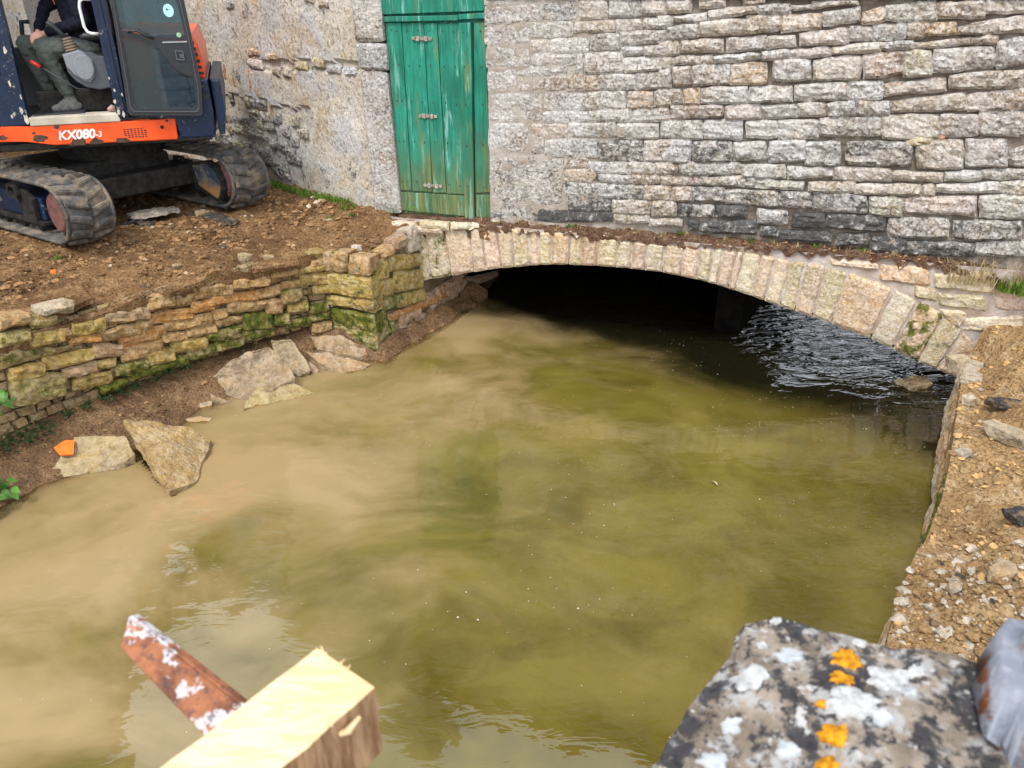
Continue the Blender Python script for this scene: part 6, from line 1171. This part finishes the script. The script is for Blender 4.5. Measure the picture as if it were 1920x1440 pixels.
tag(bmobj('iron_bar', bm, mrust), 'rusty flat iron bar with flaking white paint beside the timber', 'bar')
# ------------------------------------------------------------------ water
dg = bpy.context.evaluated_depsgraph_get(); VV, FF = [], []
for o in SUB+[mud, rbank]+[c for c in list(rbw.children)+list(ab.children)]:
    b0 = len(VV); VV += [tuple(v.co) for v in o.data.vertices]; FF += [tuple(b0+i for i in p.vertices) for p in o.data.polygons]
tree = BVHTree.FromPolygons(VV, FF)
xs = np.concatenate([np.arange(-9, -4.3, .25), np.arange(-4.3, 4.4, .035), np.arange(4.4, 9, .25)]); ys = np.concatenate([np.arange(-4, 2.0, .25), np.arange(2.0, 9.4, .035), np.arange(9.4, 14.6, .25)])
V_ = [(float(x), float(y), 0.0) for y in ys for x in xs]; nx = len(xs)
F_ = [(j*nx+i, j*nx+i+1, (j+1)*nx+i+1, (j+1)*nx+i) for j in range(len(ys)-1) for i in range(nx-1)]
dep = []
for v in V_:
    if -4.4 < v[0] < 4.5 and 2 < v[1] < 9.4:
        hit = tree.ray_cast(Vector((v[0], v[1], 1.5)), Vector((0, 0, -1)))[0]
        dep.append(.95 if hit is None else max(0.0, min(.95, -hit.z)))
    else: dep.append(.95)
s = NT('silty_water')
xyz = s.n('SeparateXYZ', {'Vector': s.pos}); X, Y = xyz.outputs['X'], xyz.outputs['Y']
wv = s.n('TexNoise', {'Vector': s.pos, 'Scale': .6, 'Detail': 3, 'Roughness': .5}).outputs['Color']
wp_ = s.n('Mapping', {'Vector': s.n('VectorMath', {0: s.pos, 1: s.n('VectorMath', {0: wv, 1: (1.1, 1.1, 0)}, operation='MULTIPLY').outputs[0]}, operation='ADD').outputs[0], 'Rotation': (0, 0, .75), 'Scale': (.85, 1.18, 1)}).outputs[0]
n_a = s.noise(.8, 7, .56, vec=wp_, dist=.3); n_b = s.noise(1.3, 7, .57, vec=wp_, dist=.3, off=(4, 4, 4))
lin = lambda a, b, c: s.math('ADD', s.math('ADD', s.math('MULTIPLY', X, a), s.math('MULTIPLY', Y, b)), c)
# silt: thick along the left bank, thinner to the right, near-black before and under the arch
silt = s.ramp(s.math('ADD', lin(-.26, .12, -.98), s.math('MULTIPLY', s.math('SUBTRACT', n_a, .5), 3.2)), -.6, .6)
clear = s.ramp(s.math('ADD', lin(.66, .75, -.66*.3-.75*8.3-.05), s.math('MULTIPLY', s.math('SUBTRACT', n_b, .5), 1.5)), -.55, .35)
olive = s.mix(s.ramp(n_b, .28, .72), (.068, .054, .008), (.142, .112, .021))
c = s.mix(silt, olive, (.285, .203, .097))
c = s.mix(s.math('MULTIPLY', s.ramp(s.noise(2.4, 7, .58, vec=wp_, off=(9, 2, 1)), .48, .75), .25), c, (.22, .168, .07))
c = s.mix(clear, c, (.008, .007, .003))  # mask turns the water colour near-black around the arch
at = s.n('Attribute', attribute_type='GEOMETRY', attribute_name='depth').outputs['Fac']
op = s.math('SUBTRACT', 1.0, s.math('POWER', 2.718, s.math('MULTIPLY', at, -17.0)))
rip = s.ramp(lin(.62, .70, -6.6), -.3, .9)
st_ = s.n('Mapping', {'Vector': s.pos, 'Rotation': (0, 0, -.45), 'Scale': (1.0, 2.3, 1.0)}).outputs[0]
hgt = s.math('ADD', s.math('MULTIPLY', s.noise(3.6, 3, .5, vec=st_, dist=.5), s.math('ADD', .055, s.math('MULTIPLY', rip, 2.0))), s.math('MULTIPLY', s.noise(1.6, 2, .5, dist=.3), .22))
nb = s.bump(hgt, 1.0, .05)
dif = s.n('BsdfDiffuse', {'Color': c, 'Normal': nb}); tr = s.n('BsdfTransparent', {'Color': (.86, .74, .50)})
body_ = s.n('MixShader', {0: op, 1: tr, 2: dif}); gls = s.n('BsdfGlossy', {'Color': (1, 1, 1), 'Roughness': .015, 'Normal': nb}); fr_ = s.n('Fresnel', {'IOR': 1.58, 'Normal': nb})
m_ = s.n('MixShader', {0: fr_, 1: body_, 2: gls}); s.t.links.new(m_.outputs[0], s.out.inputs['Surface'])
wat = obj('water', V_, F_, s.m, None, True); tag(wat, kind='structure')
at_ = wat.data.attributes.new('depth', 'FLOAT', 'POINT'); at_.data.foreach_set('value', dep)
# flecks of foam and a few leaves on the surface
rg = random.Random(21); V_, F_ = [], []
while len(F_) < 520:
    x, y = rg.uniform(-3.2, 4.2), rg.uniform(1.9, 8.2)
    if rg.random() > (.15+.85*sst(-2.5, 2.5, x))*max(.06, .5+1.6*fr((x*.9, y*.9, 4), 1, 3)): continue
    r_ = rg.uniform(.002, .0052)*(1.5 if rg.random() < .06 else 1); k = len(V_); a = rg.uniform(0, 3); el = rg.uniform(.5, 1)
    for t in range(6): u, w_ = r_*math.cos(t*1.047), r_*el*math.sin(t*1.047); V_.append((x+u*math.cos(a)-w_*math.sin(a), y+u*math.sin(a)+w_*math.cos(a), .004))
    F_.append(tuple(range(k, k+6)))
tag(obj('foam_flecks', V_, F_, simple('foam', (.48, .45, .36), .9, .1, .1)), 'tiny pale foam flecks floating on the water', 'foam', kind='stuff')
lf = leaf_mesh(.075, .018, 'floating_leaf', .5, simple('dry_leaf', (.46, .34, .2), .8))
o = bpy.data.objects.new('floating_leaf', lf); link(o); o.location = (1.62, 5.0, .018); o.rotation_euler = (.5, -.3, 1.9); tag(o, 'curled pale dry leaf floating in mid water', 'leaf')
